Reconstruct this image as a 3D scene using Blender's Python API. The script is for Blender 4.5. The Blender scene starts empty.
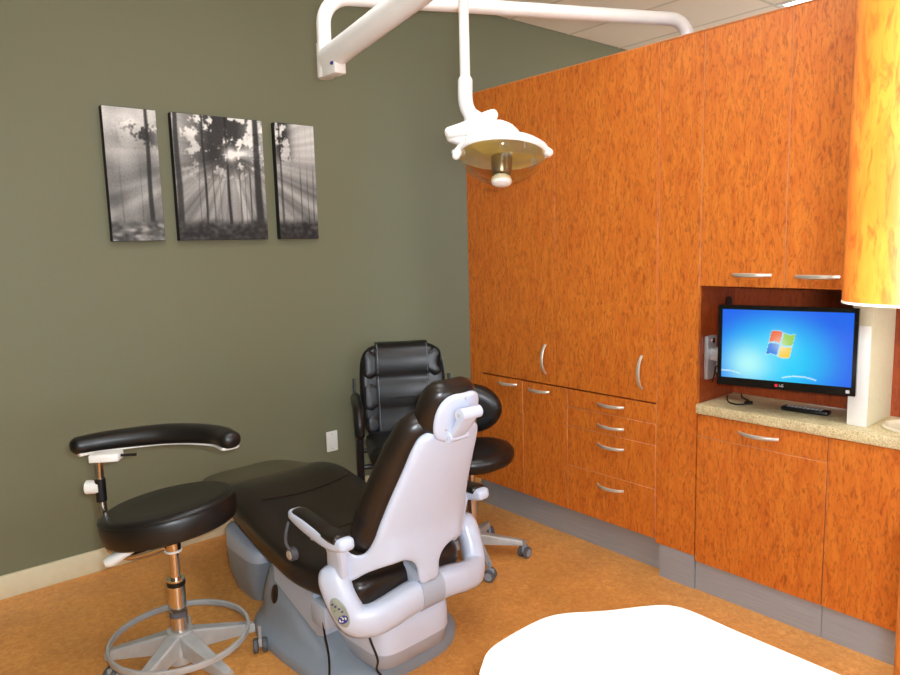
import bpy, bmesh, math, random
from mathutils import Vector, Matrix, noise
from mathutils.geometry import delaunay_2d_cdt

random.seed(7)
scene = bpy.context.scene
COL = scene.collection
PI = math.pi

# ------------------------------------------------------------------ camera
CAM = Vector((-2.5816, -3.4961, 1.48))
YAW, PITCH, ROLL, FPX = 0.6991, 0.1303, -0.0266, 697.9
F = Vector((math.sin(YAW) * math.cos(PITCH), math.cos(YAW) * math.cos(PITCH), -math.sin(PITCH)))
R = Vector((math.cos(YAW), -math.sin(YAW), 0))
U = R.cross(F)
R2 = R * math.cos(ROLL) + U * math.sin(ROLL)
U2 = -R * math.sin(ROLL) + U * math.cos(ROLL)
cd = bpy.data.cameras.new('camera')
cam = bpy.data.objects.new('camera', cd)
COL.objects.link(cam)
cd.sensor_width = 36
cd.lens = FPX / 900 * 36
cd.clip_start = 0.05
CAMROT = Matrix((R2, U2, -F)).transposed()
cam.matrix_world = Matrix.Translation(CAM) @ CAMROT.to_4x4()
scene.camera = cam

# ------------------------------------------------------------------ world, flash, exposure
w = bpy.data.worlds.new('world')
scene.world = w
w.use_nodes = True
w.node_tree.nodes['Background'].inputs[0].default_value = (0.8, 0.9, 1.0, 1)
w.node_tree.nodes['Background'].inputs[1].default_value = 9.0
# the camera's own flash: right of and above the lens (see the shadows beside the light pole)
fl = bpy.data.lights.new('camera_flash', 'AREA')
fl.shape = 'RECTANGLE'
fl.size, fl.size_y = 0.05, 0.03
fl.energy = 38
fl.color = (0.94, 1.0, 1.08)
flo = bpy.data.objects.new('camera_flash', fl)
COL.objects.link(flo)
flo.matrix_world = Matrix.Translation(CAM + R2 * 0.05 + U2 * 0.045) @ CAMROT.to_4x4()
LAMP_STRENGTH = 10.0
vs = scene.view_settings
vs.view_transform = 'Standard'
vs.look = 'None'
vs.gamma = 1
vs.use_curve_mapping = False
vs.exposure = 0.0


# ------------------------------------------------------------------ materials
def lin(c):
    return c / 12.92 if c <= 0.04045 else ((c + 0.055) / 1.055) ** 2.4


def srgb(r, g, b):
    return (lin(r / 255), lin(g / 255), lin(b / 255), 1)


def base_mat(name):
    m = bpy.data.materials.new(name)
    m.use_nodes = True
    nt = m.node_tree
    return m, nt, nt.nodes['Principled BSDF']


def N(nt, kind, **kw):
    n = nt.nodes.new(kind)
    for k, v in kw.items():
        if k in n.inputs:
            n.inputs[k].default_value = v
        else:
            setattr(n, k, v)
    return n


def coords(nt, scale=(1, 1, 1), obj=False):
    if obj:
        tc = nt.nodes.new('ShaderNodeTexCoord')
        out = tc.outputs['Object']
    else:
        g = nt.nodes.new('ShaderNodeNewGeometry')
        out = g.outputs['Position']
    mp = nt.nodes.new('ShaderNodeMapping')
    mp.inputs['Scale'].default_value = scale
    nt.links.new(out, mp.inputs['Vector'])
    return mp.outputs['Vector']


def ramp(nt, fac, stops):
    r = nt.nodes.new('ShaderNodeValToRGB')
    el = r.color_ramp.elements
    while len(el) < len(stops):
        el.new(0.5)
    for e, (p, c) in zip(el, stops):
        e.position = p
        e.color = c
    nt.links.new(fac, r.inputs['Fac'])
    return r.outputs['Color']


def add_bump(nt, bsdf, height, strength=0.2, dist=0.002):
    b = nt.nodes.new('ShaderNodeBump')
    b.inputs['Strength'].default_value = strength
    b.inputs['Distance'].default_value = dist
    nt.links.new(height, b.inputs['Height'])
    nt.links.new(b.outputs['Normal'], bsdf.inputs['Normal'])


def simple(name, col, rough=0.5, metal=0.0, var=0.06, nscale=30, bump=0.0, spec=0.5, coat=0.0):
    """Plain coating with a faint procedural mottle."""
    m, nt, b = base_mat(name)
    v = coords(nt, (1, 1, 1))
    n = N(nt, 'ShaderNodeTexNoise', Scale=nscale, Detail=3.0)
    nt.links.new(v, n.inputs['Vector'])
    lo = tuple(c * (1 - var) for c in col[:3]) + (1,)
    hi = tuple(min(1, c * (1 + var)) for c in col[:3]) + (1,)
    c = ramp(nt, n.outputs['Fac'], [(0.3, lo), (0.7, hi)])
    nt.links.new(c, b.inputs['Base Color'])
    b.inputs['Roughness'].default_value = rough
    b.inputs['Metallic'].default_value = metal
    b.inputs['Specular IOR Level'].default_value = spec
    b.inputs['Coat Weight'].default_value = coat
    if bump:
        add_bump(nt, b, n.outputs['Fac'], bump)
    return m


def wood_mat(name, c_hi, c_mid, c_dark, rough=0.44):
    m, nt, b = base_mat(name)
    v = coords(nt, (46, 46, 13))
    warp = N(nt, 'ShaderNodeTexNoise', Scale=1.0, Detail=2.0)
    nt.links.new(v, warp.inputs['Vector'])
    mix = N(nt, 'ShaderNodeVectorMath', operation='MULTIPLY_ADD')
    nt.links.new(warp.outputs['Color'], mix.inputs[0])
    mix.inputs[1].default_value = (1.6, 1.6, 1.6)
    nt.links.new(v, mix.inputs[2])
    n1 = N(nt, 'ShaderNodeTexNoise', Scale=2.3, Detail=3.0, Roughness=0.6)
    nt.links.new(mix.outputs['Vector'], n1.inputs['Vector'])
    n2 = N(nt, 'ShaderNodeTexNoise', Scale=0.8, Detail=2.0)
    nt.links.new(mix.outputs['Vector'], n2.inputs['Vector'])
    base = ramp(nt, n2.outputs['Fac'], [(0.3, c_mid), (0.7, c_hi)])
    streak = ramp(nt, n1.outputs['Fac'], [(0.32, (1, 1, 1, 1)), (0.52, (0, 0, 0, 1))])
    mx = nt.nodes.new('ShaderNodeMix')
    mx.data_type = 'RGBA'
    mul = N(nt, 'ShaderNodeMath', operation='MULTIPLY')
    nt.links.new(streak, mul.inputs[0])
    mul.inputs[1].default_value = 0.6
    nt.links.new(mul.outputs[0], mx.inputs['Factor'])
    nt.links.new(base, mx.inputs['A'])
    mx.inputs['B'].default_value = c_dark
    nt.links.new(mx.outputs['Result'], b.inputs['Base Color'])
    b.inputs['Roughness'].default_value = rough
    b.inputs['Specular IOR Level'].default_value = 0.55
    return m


def floor_mat():
    m, nt, b = base_mat('linoleum_floor')
    v = coords(nt, (1, 1, 1))
    n1 = N(nt, 'ShaderNodeTexNoise', Scale=42.0, Detail=4.0, Distortion=1.2)
    n2 = N(nt, 'ShaderNodeTexNoise', Scale=5.0, Detail=3.0)
    n3 = N(nt, 'ShaderNodeTexNoise', Scale=95.0, Detail=2.0)
    for n in (n1, n2, n3):
        nt.links.new(v, n.inputs['Vector'])
    c1 = ramp(nt, n1.outputs['Fac'], [(0.3, srgb(208, 138, 66)), (0.52, srgb(222, 153, 78)), (0.72, srgb(232, 168, 92))])
    c2 = ramp(nt, n2.outputs['Fac'], [(0.3, (0.88, 0.88, 0.88, 1)), (0.7, (1.06, 1.06, 1.06, 1))])
    mx = nt.nodes.new('ShaderNodeMix')
    mx.data_type = 'RGBA'
    mx.blend_type = 'MULTIPLY'
    mx.inputs['Factor'].default_value = 1
    nt.links.new(c1, mx.inputs['A'])
    nt.links.new(c2, mx.inputs['B'])
    fleck = ramp(nt, n3.outputs['Fac'], [(0.68, (0, 0, 0, 1)), (0.76, (1, 1, 1, 1))])
    mx2 = nt.nodes.new('ShaderNodeMix')
    mx2.data_type = 'RGBA'
    nt.links.new(fleck, mx2.inputs['Factor'])
    nt.links.new(mx.outputs['Result'], mx2.inputs['A'])
    mx2.inputs['B'].default_value = srgb(222, 172, 112)
    nt.links.new(mx2.outputs['Result'], b.inputs['Base Color'])
    b.inputs['Roughness'].default_value = 0.42
    return m


def leather_mat(name, col, rough=0.32):
    m, nt, b = base_mat(name)
    v = coords(nt, (1, 1, 1))
    n = N(nt, 'ShaderNodeTexVoronoi', Scale=260.0)
    n2 = N(nt, 'ShaderNodeTexNoise', Scale=9.0, Detail=3.0)
    nt.links.new(v, n.inputs['Vector'])
    nt.links.new(v, n2.inputs['Vector'])
    c = ramp(nt, n2.outputs['Fac'], [(0.3, tuple(x * 0.8 for x in col[:3]) + (1,)), (0.7, tuple(x * 1.25 for x in col[:3]) + (1,))])
    nt.links.new(c, b.inputs['Base Color'])
    b.inputs['Roughness'].default_value = rough
    add_bump(nt, b, n.outputs['Distance'], 0.12, 0.001)
    return m


def granite_mat():
    m, nt, b = base_mat('speckled_counter')
    v = coords(nt, (1, 1, 1))
    n = N(nt, 'ShaderNodeTexNoise', Scale=190.0, Detail=3.0)
    n2 = N(nt, 'ShaderNodeTexNoise', Scale=24.0, Detail=3.0)
    nt.links.new(v, n.inputs['Vector'])
    nt.links.new(v, n2.inputs['Vector'])
    c = ramp(nt, n.outputs['Fac'], [(0.3, srgb(168, 146, 104)), (0.43, srgb(214, 196, 150)), (0.6, srgb(228, 212, 170)), (0.75, srgb(240, 230, 204))])
    c2 = ramp(nt, n2.outputs['Fac'], [(0.3, (0.86, 0.84, 0.8, 1)), (0.7, (1.05, 1.05, 1.02, 1))])
    mx = nt.nodes.new('ShaderNodeMix')
    mx.data_type = 'RGBA'
    mx.blend_type = 'MULTIPLY'
    mx.inputs['Factor'].default_value = 1
    nt.links.new(c, mx.inputs['A'])
    nt.links.new(c2, mx.inputs['B'])
    nt.links.new(mx.outputs['Result'], b.inputs['Base Color'])
    b.inputs['Roughness'].default_value = 0.3
    return m


def speck_white_mat():
    m, nt, b = base_mat('white_speckled_laminate')
    v = coords(nt, (1, 1, 1))
    n = N(nt, 'ShaderNodeTexNoise', Scale=70.0, Detail=2.0)
    nt.links.new(v, n.inputs['Vector'])
    c = ramp(nt, n.outputs['Fac'], [(0.24, srgb(205, 200, 185)), (0.31, srgb(240, 238, 232)), (0.8, srgb(245, 244, 240))])
    nt.links.new(c, b.inputs['Base Color'])
    b.inputs['Roughness'].default_value = 0.4
    return m


def steel_brushed(name, col, rough):
    m, nt, b = base_mat(name)
    v = coords(nt, (4, 4, 400))
    n = N(nt, 'ShaderNodeTexNoise', Scale=1.5, Detail=3.0)
    nt.links.new(v, n.inputs['Vector'])
    c = ramp(nt, n.outputs['Fac'], [(0.3, tuple(x * 0.88 for x in col[:3]) + (1,)), (0.7, tuple(min(1, x * 1.1) for x in col[:3]) + (1,))])
    nt.links.new(c, b.inputs['Base Color'])
    b.inputs['Metallic'].default_value = 0.25
    b.inputs['Roughness'].default_value = rough
    return m


def print_mat(name, emit=0.0, rough=0.6):
    """Flat print: colours stored per vertex on the printed face."""
    m, nt, b = base_mat(name)
    a = nt.nodes.new('ShaderNodeVertexColor')
    a.layer_name = 'print'
    if emit:
        b.inputs['Base Color'].default_value = (0.01, 0.01, 0.01, 1)
        nt.links.new(a.outputs['Color'], b.inputs['Emission Color'])
        b.inputs['Emission Strength'].default_value = emit
        b.inputs['Roughness'].default_value = 0.3
    else:
        nt.links.new(a.outputs['Color'], b.inputs['Base Color'])
        b.inputs['Roughness'].default_value = rough
    return m


def emit_mat(name, col, s):
    m, nt, b = base_mat(name)
    b.inputs['Base Color'].default_value = (0.8, 0.8, 0.8, 1)
    b.inputs['Emission Color'].default_value = col
    b.inputs['Emission Strength'].default_value = s
    return m


def clear_mat(name, tint):
    m, nt, b = base_mat(name)
    out = nt.nodes['Material Output']
    tr = nt.nodes.new('ShaderNodeBsdfTransparent')
    tr.inputs['Color'].default_value = tint
    gl = nt.nodes.new('ShaderNodeBsdfGlossy')
    gl.inputs['Roughness'].default_value = 0.05
    lw = nt.nodes.new('ShaderNodeLayerWeight')
    lw.inputs['Blend'].default_value = 0.25
    mu = N(nt, 'ShaderNodeMath', operation='MULTIPLY_ADD')
    nt.links.new(lw.outputs['Facing'], mu.inputs[0])
    mu.inputs[1].default_value = 0.5
    mu.inputs[2].default_value = 0.04
    mx = nt.nodes.new('ShaderNodeMixShader')
    nt.links.new(mu.outputs[0], mx.inputs['Fac'])
    nt.links.new(tr.outputs[0], mx.inputs[1])
    nt.links.new(gl.outputs[0], mx.inputs[2])
    nt.links.new(mx.outputs[0], out.inputs['Surface'])
    return m


M = {}
M['green'] = simple('olive_wall_paint', srgb(119, 119, 92), 0.62, var=0.03, nscale=140, bump=0.05)
M['cream_wall'] = simple('cream_wall_paint', srgb(214, 202, 170), 0.6, var=0.03, nscale=60)
M['base_cream'] = simple('cream_baseboard', srgb(222, 212, 178), 0.5, var=0.03)
M['floor'] = floor_mat()
M['tile'] = simple('ceiling_tile', srgb(226, 212, 192), 0.9, var=0.06, nscale=220, bump=0.3)
M['tbar'] = simple('ceiling_grid', srgb(196, 184, 164), 0.6)
M['wood'] = wood_mat('pommele_wood', srgb(222, 128, 42), srgb(206, 106, 30), srgb(134, 52, 14))
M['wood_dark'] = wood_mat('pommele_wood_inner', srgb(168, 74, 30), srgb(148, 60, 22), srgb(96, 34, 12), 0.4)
M['edge'] = simple('wood_edge_band', srgb(205, 140, 92), 0.5)
M['trimpale'] = simple('pale_edge_trim', srgb(240, 224, 205), 0.5)
M['kick'] = steel_brushed('brushed_toe_kick', srgb(166, 172, 178), 0.42)
M['nickel'] = simple('satin_nickel', srgb(214, 206, 190), 0.3, 0.55)
M['chrome'] = simple('chrome', srgb(215, 205, 195), 0.08, 1.0, var=0.01)
M['granite'] = granite_mat()
M['white_lam'] = speck_white_mat()
M['white_body'] = simple('white_laminate', srgb(232, 230, 224), 0.5, var=0.02)
M['white_enamel'] = simple('white_enamel', srgb(240, 238, 234), 0.28, var=0.01, coat=0.2)
M['chair_white'] = simple('white_moulded_plastic', srgb(208, 216, 234), 0.3, var=0.01, coat=0.15)
M['chair_grey'] = simple('grey_moulded_plastic', srgb(140, 150, 160), 0.42, var=0.02)
M['chair_ltgrey'] = simple('light_grey_plastic', srgb(178, 186, 200), 0.42, var=0.02)
M['leather'] = leather_mat('black_brown_vinyl', srgb(32, 25, 21), 0.3)
M['leather_black'] = leather_mat('black_leather', srgb(20, 20, 20), 0.34)
M['seat_black'] = leather_mat('black_stool_vinyl', srgb(18, 16, 15), 0.38)
M['toe_reflection'] = simple('toe_cover_wall_reflection', srgb(84, 79, 60), 0.32, var=0.08)  # olive tone is the green wall's reflection, painted onto the plastic toe cover
M['black_plastic'] = simple('black_plastic', srgb(16, 16, 18), 0.35)
M['black_gloss'] = simple('black_gloss_bezel', srgb(8, 8, 10), 0.15)
M['rubber'] = simple('dark_rubber', srgb(84, 84, 88), 0.6)
M['silver_base'] = simple('silver_grey_metal', srgb(176, 176, 174), 0.4, 0.2)
M['silver'] = simple('silver_bracket', srgb(190, 190, 192), 0.35, 0.5)
M['gunmetal'] = simple('brushed_bulb_can', srgb(150, 142, 128), 0.3, 0.9)
M['reflector'] = simple('yellow_dichroic_reflector', srgb(255, 236, 160), 0.35, 0.0, var=0.12, nscale=18)
M['clear'] = clear_mat('clear_shield', (0.93, 0.87, 0.7, 1))
M['pane'] = clear_mat('window_glass', (0.95, 0.96, 0.95, 1))
M['white_plastic'] = simple('white_plastic', srgb(238, 236, 230), 0.4, var=0.02)
M['red'] = simple('red_mark', srgb(205, 30, 50), 0.4)
M['grey_mark'] = simple('grey_mark', srgb(190, 190, 190), 0.4)
M['panel_grey'] = simple('control_panel_grey', srgb(158, 164, 150), 0.4)
M['blue'] = simple('blue_emblem', srgb(42, 62, 140), 0.35)
M['ink'] = simple('blue_grey_print', srgb(70, 76, 110), 0.5)
M['green_led'] = simple('green_mark', srgb(110, 150, 90), 0.4)
M['badge'] = simple('dark_bronze_badge', srgb(60, 50, 36), 0.3, 0.5)
M['canvas_edge'] = simple('black_canvas_edge', srgb(28, 26, 24), 0.7)
M['print'] = print_mat('black_and_white_print')
M['screen'] = print_mat('lit_screen', emit=1.0)
M['lamp_on'] = emit_mat('lit_diffuser', (0.94, 1.0, 1.03, 1), LAMP_STRENGTH)
M['white_steel'] = simple('white_steel', srgb(225, 222, 214), 0.5)
M['porcelain'] = simple('cream_sink', srgb(228, 218, 190), 0.25)


# ------------------------------------------------------------------ mesh helpers
def finish(name, bm, mat, parent=None, smooth=True, angle=38, recalc=True):
    if recalc:
        bmesh.ops.recalc_face_normals(bm, faces=bm.faces[:])
    me = bpy.data.meshes.new(name)
    bm.to_mesh(me)
    bm.free()
    me.materials.append(M[mat] if isinstance(mat, str) else mat)
    if smooth:
        me.polygons.foreach_set('use_smooth', [True] * len(me.polygons))
        me.set_sharp_from_angle(angle=math.radians(angle))
    o = bpy.data.objects.new(name, me)
    COL.objects.link(o)
    if parent:
        o.parent = parent
    return o


def thing(name, label, cat, loc=(0, 0, 0), rz=0.0, group=None):
    o = bpy.data.objects.new(name, None)
    COL.objects.link(o)
    o.location = loc
    o.rotation_euler = (0, 0, rz)
    o.empty_display_size = 0.1
    o['label'] = label
    o['category'] = cat
    if group:
        o['group'] = group
    return o


def tag(o, label, cat, group=None):
    o['label'] = label
    o['category'] = cat
    if group:
        o['group'] = group
    return o


def struct(o):
    o['kind'] = 'structure'
    return o


def BM():
    return bmesh.new()


def box(bm, lo, hi, bevel=0.0, seg=2, mat=None):
    r = bmesh.ops.create_cube(bm, size=1)
    vs_ = r['verts']
    lo, hi = Vector(lo), Vector(hi)
    for v in vs_:
        v.co = Vector(((lo[i] + hi[i]) / 2 + v.co[i] * (hi[i] - lo[i]) for i in range(3)))
    allv = vs_
    if bevel:
        es = list({e for v in vs_ for e in v.link_edges})
        rr = bmesh.ops.bevel(bm, geom=es, offset=bevel, segments=seg, profile=0.5, affect='EDGES')
        allv = list({v for f in rr['faces'] for v in f.verts} | {v for v in vs_ if v.is_valid})
    if mat is not None:
        bmesh.ops.transform(bm, matrix=mat, verts=allv)
    return allv


def bx(name, lo, hi, mat, parent=None, bevel=0.0, seg=2, rot=None):
    bm = BM()
    box(bm, lo, hi, bevel, seg, rot)
    return finish(name, bm, mat, parent)


def catmull(pts, n=6, closed=False):
    pts = [Vector(p) for p in pts]
    out = []
    L = len(pts)
    rng = range(L) if closed else range(L - 1)
    for i in rng:
        if closed:
            p0, p1, p2, p3 = pts[(i - 1) % L], pts[i], pts[(i + 1) % L], pts[(i + 2) % L]
        else:
            p1, p2 = pts[i], pts[i + 1]
            p0 = pts[i - 1] if i else p1 * 2 - p2
            p3 = pts[i + 2] if i + 2 < L else p2 * 2 - p1
        for k in range(n):
            t = k / n
            out.append(0.5 * ((2 * p1) + (p2 - p0) * t + (2 * p0 - 5 * p1 + 4 * p2 - p3) * t * t + (3 * p1 - p0 - 3 * p2 + p3) * t ** 3))
    if not closed:
        out.append(pts[-1])
    return out


def rings_to_bm(bm, rings, cap=True, closed=False):
    vr = [[bm.verts.new(p) for p in r] for r in rings]
    n = len(vr[0])
    m = len(vr)
    for i in range(m if closed else m - 1):
        a, b = vr[i], vr[(i + 1) % m]
        for j in range(n):
            bm.faces.new((a[j], a[(j + 1) % n], b[(j + 1) % n], b[j]))
    if cap and not closed:
        bm.faces.new(vr[0][::-1])
        bm.faces.new(vr[-1])
    return vr


def tube(bm, pts, r, seg=12, closed=False, up=None, ratio=1.0, sq=2.0, endround=False):
    """Sweep a (super)ellipse along pts. r: number or list. ratio: second axis / first axis. up: fixes the first axis."""
    pts = [Vector(p) for p in pts]
    L = len(pts)
    rs = [r] * L if isinstance(r, (int, float)) else list(r)
    rt = [ratio] * L if isinstance(ratio, (int, float)) else list(ratio)
    rings = []
    prev = None
    for i in range(L):
        if closed:
            t = (pts[(i + 1) % L] - pts[i - 1])
        else:
            t = pts[min(i + 1, L - 1)] - pts[max(i - 1, 0)]
        t.normalize()
        if up is not None:
            a = Vector(up) - t * Vector(up).dot(t)
        elif prev is None:
            a = Vector((0, 0, 1)) if abs(t.z) < 0.9 else Vector((1, 0, 0))
            a = a - t * a.dot(t)
        else:
            a = prev - t * prev.dot(t)
        a.normalize()
        prev = a
        b = t.cross(a)
        ring = []
        for k in range(seg):
            th = 2 * PI * k / seg
            c, s = math.cos(th), math.sin(th)
            c = math.copysign(abs(c) ** (2 / sq), c)
            s = math.copysign(abs(s) ** (2 / sq), s)
            ring.append(pts[i] + a * c * rs[i] + b * s * rs[i] * rt[i])
        rings.append((ring, pts[i], t, rs[i]))
    rr = [x[0] for x in rings]
    if endround and not closed:
        def dome(idx, sgn):
            ring, c, t, rad = rings[idx]
            res = []
            for q in (0.35, 0.68, 0.92):
                f = math.sqrt(1 - q * q)
                res.append([c + (p - c) * f + t * sgn * rad * q * 0.9 for p in ring])
            return res
        rr = dome(0, -1)[::-1] + rr + dome(-1, 1)
    rings_to_bm(bm, rr, cap=True, closed=closed)


def cyl(bm, p0, p1, r0, r1=None, seg=20):
    p0, p1 = Vector(p0), Vector(p1)
    r1 = r0 if r1 is None else r1
    t = (p1 - p0).normalized()
    a = Vector((0, 0, 1)) if abs(t.z) < 0.9 else Vector((1, 0, 0))
    a = (a - t * a.dot(t)).normalized()
    b = t.cross(a)
    rings = []
    for p, r in ((p0, r0), (p1, r1)):
        rings.append([p + (a * math.cos(2 * PI * k / seg) + b * math.sin(2 * PI * k / seg)) * r for k in range(seg)])
    rings_to_bm(bm, rings)


def lathe(bm, prof, seg=32, mat=None):
    """prof: list of (radius, z); ends with tiny radius get capped."""
    mat = mat or Matrix()
    rings = [[mat @ Vector((max(r, 0.0005) * math.cos(2 * PI * k / seg), max(r, 0.0005) * math.sin(2 * PI * k / seg), z)) for k in range(seg)] for r, z in prof]
    rings_to_bm(bm, rings)


def ball(bm, c, r, seg=16, mat=None):
    r = (r, r, r) if isinstance(r, (int, float)) else r
    res = bmesh.ops.create_uvsphere(bm, u_segments=seg, v_segments=max(8, seg // 2 + 2), radius=1)
    for v in res['verts']:
        p = Vector((v.co.x * r[0], v.co.y * r[1], v.co.z * r[2]))
        if mat is not None:
            p = mat @ p
        v.co = p + Vector(c)


def prism(bm, outline, fn, d0, d1):
    """Extrude a 2D outline: fn(s, t, d) gives 3D."""
    a = [bm.verts.new(fn(s, t, d0)) for s, t in outline]
    b = [bm.verts.new(fn(s, t, d1)) for s, t in outline]
    n = len(a)
    bm.faces.new(a)
    bm.faces.new(b[::-1])
    for i in range(n):
        bm.faces.new((a[i], a[(i + 1) % n], b[(i + 1) % n], b[i]))


def inside(p, poly):
    c = False
    n = len(poly)
    for i in range(n):
        a, b = poly[i], poly[(i + 1) % n]
        if (a[1] > p[1]) != (b[1] > p[1]) and p[0] < (b[0] - a[0]) * (p[1] - a[1]) / (b[1] - a[1]) + a[0]:
            c = not c
    return c


def bdist(p, poly):
    best = 9
    n = len(poly)
    px, py = p
    for i in range(n):
        ax, ay = poly[i]
        bx_, by = poly[(i + 1) % n]
        dx, dy = bx_ - ax, by - ay
        q = dx * dx + dy * dy
        t = 0 if q == 0 else max(0, min(1, ((px - ax) * dx + (py - ay) * dy) / q))
        d = math.hypot(px - ax - t * dx, py - ay - t * dy)
        best = min(best, d)
    return best


def smooth_outline(pts, n=5):
    return [(p.x, p.y) for p in catmull([(a, b, 0) for a, b in pts], n, closed=True)]


def shell(bm, outline, fn, th_f, th_b, rim=0.03, step=0.02):
    """Cushion / moulded panel over a 2D outline. fn(s,t,d): d is the offset along the thickness.
    th_f / th_b: how far the front / back swell beyond the rim line, rounded over the width `rim`."""
    pts = list(outline)
    xs = [p[0] for p in pts]
    ys = [p[1] for p in pts]
    x = min(xs) + step / 2
    row = 0
    y = min(ys) + step / 2
    inner = []
    while y < max(ys):
        x = min(xs) + step * (0.5 if row % 2 else 0.25)
        while x < max(xs):
            if inside((x, y), outline):
                d = bdist((x, y), outline)
                if d > rim * 1.0 + step * 0.45:
                    inner.append((x, y))
            x += step
        y += step * 0.87
        row += 1
    nb = len(pts)
    for q in (0.12, 0.35, 0.65, 1.0):
        dd = rim * q
        for i in range(nb):
            p0_, p1_, p2_ = pts[i - 1], pts[i], pts[(i + 1) % nb]
            tx, ty = p2_[0] - p0_[0], p2_[1] - p0_[1]
            ln = math.hypot(tx, ty) or 1
            for sg in (1, -1):
                c_ = (p1_[0] - sg * ty / ln * dd, p1_[1] + sg * tx / ln * dd)
                if inside(c_, outline) and bdist(c_, outline) > dd * 0.93:
                    inner.append(c_)
                    break
    # inset rows close to the rim, so the rounding is smooth
    allp = [Vector(p) for p in pts + inner]
    edges = [(i, (i + 1) % nb) for i in range(nb)]
    vo, eo, fo, ov, oe, of = delaunay_2d_cdt(allp, edges, [], 1, 1e-5)
    front, back = [], []
    isb = []
    for v, orig in zip(vo, ov):
        p = (v.x, v.y)
        b = any(o < nb for o in orig) if orig else False
        d = 0 if b else bdist(p, outline)
        k = min(1, d / rim)
        k = math.sqrt(max(0, 1 - (1 - k) ** 2))
        isb.append(b)
        front.append(bm.verts.new(fn(p[0], p[1], th_f * k)))
        back.append(front[-1] if b else bm.verts.new(fn(p[0], p[1], -th_b * k)))
    for f in fo:
        try:
            bm.faces.new([front[i] for i in f])
        except ValueError:
            pass
        if not all(isb[i] for i in f):
            try:
                bm.faces.new([back[i] for i in reversed(f)])
            except ValueError:
                pass


def rrect(hw, hh, r, n=5, cx=0, cy=0):
    out = []
    for (sx, sy, a0) in ((1, 1, 0), (-1, 1, 90), (-1, -1, 180), (1, -1, 270)):
        for k in range(n + 1):
            a = math.radians(a0 + 90 * k / n)
            out.append((cx + sx * (hw - r) + r * math.cos(a), cy + sy * (hh - r) + r * math.sin(a)))
    return out


def copy_part(o, parent):
    c = o.copy()
    COL.objects.link(c)
    c.parent = parent
    return c


# ------------------------------------------------------------------ the room
XL, XR, YF, ZC = -3.55, 4.05, -5.0, 2.984
struct(bx('floor', (XL, YF, -0.05), (XR, 0.0, 0.0), 'floor'))
wb = struct(bx('wall_back', (XL, 0.0, -0.05), (XR, 0.1, ZC + 0.02), 'green'))
struct(bx('wall_left', (XL - 0.1, YF, -0.05), (XL, 0.1, ZC + 0.02), 'green'))
bm = BM()
for lo, hi in (((XL - 0.1, -0.05), (-2.8, ZC + 0.02)), ((-0.2, -0.05), (XR + 0.1, ZC + 0.02)), ((-2.8, -0.05), (-0.2, 0.85)), ((-2.8, 2.35), (-0.2, ZC + 0.02))):
    box(bm, (lo[0], YF - 0.1, lo[1]), (hi[0], YF, hi[1]))
struct(finish('wall_front', bm, 'cream_wall'))
bm = BM()
for lo, hi in (((-2.8, 0.85), (-2.75, 2.35)), ((-0.25, 0.85), (-0.2, 2.35)), ((-1.525, 0.9), (-1.475, 2.3)), ((-2.75, 0.85), (-0.25, 0.9)), ((-2.75, 2.3), (-0.25, 2.35))):
    box(bm, (lo[0], YF - 0.08, lo[1]), (hi[0], YF - 0.02, hi[1]))
wn = struct(finish('window_1', bm, 'white_steel'))
bm = BM()
for lo, hi in (((-3.9, 0.75), (-3.85, 2.45)), ((-0.75, 0.75), (-0.7, 2.45)), ((-2.325, 0.8), (-2.275, 2.4)), ((-3.85, 0.75), (-0.75, 0.8)), ((-3.85, 2.4), (-0.75, 2.45))):
    box(bm, (XR + 0.02, lo[0], lo[1]), (XR + 0.08, hi[0], hi[1]))
wn2 = struct(finish('added_light_window', bm, 'white_steel'))  # unseen window, added so daylight from this side lifts the ceiling
bx('pane', (XR + 0.05, -3.85, 0.8), (XR + 0.055, -2.325, 2.4), 'pane', wn2)
bx('pane', (XR + 0.05, -2.275, 0.8), (XR + 0.055, -0.75, 2.4), 'pane', wn2)
bx('pane', (-2.75, YF - 0.055, 0.9), (-1.525, YF - 0.05, 2.3), 'pane', wn)
bx('pane', (-1.475, YF - 0.055, 0.9), (-0.25, YF - 0.05, 2.3), 'pane', wn)
bm = BM()
for lo, hi in (((YF, -0.05), (-3.9, ZC + 0.02)), ((-0.7, -0.05), (0.1, ZC + 0.02)), ((-3.9, -0.05), (-0.7, 0.75)), ((-3.9, 2.45), (-0.7, ZC + 0.02))):
    box(bm, (XR, lo[0], lo[1]), (XR + 0.1, hi[0], hi[1]))
struct(finish('wall_right', bm, 'cream_wall'))
struct(bx('baseboard_back', (XL, -0.015, 0.0), (XR, 0.0, 0.105), 'base_cream', bevel=0.003))
struct(bx('baseboard_left', (XL, YF, 0.0), (XL + 0.015, -0.016, 0.105), 'base_cream', bevel=0.003))
ceil = struct(bx('ceiling', (XL, YF, ZC + 0.02), (XR, 0.1, ZC + 0.1), 'tbar'))
gx = [0.955 + 0.61 * k for k in range(-8, 7)]
gx = [x for x in gx if XL < x < XR]
gy = [-1.22 * k for k in range(0, 6)]
xs_ = [XL] + gx + [XR]
ys_ = [0.0, -1.22, -2.44, -3.66, -4.88, YF]
LIGHTS = [(-1.485, -1.22), (-2.705, -2.44), (2.175, -1.22), (-1.485, -3.66)]


def is_light(x, y):
    return any(abs(x - lx) < 0.02 and abs(y - ly) < 0.02 for lx, ly in LIGHTS)


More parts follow.
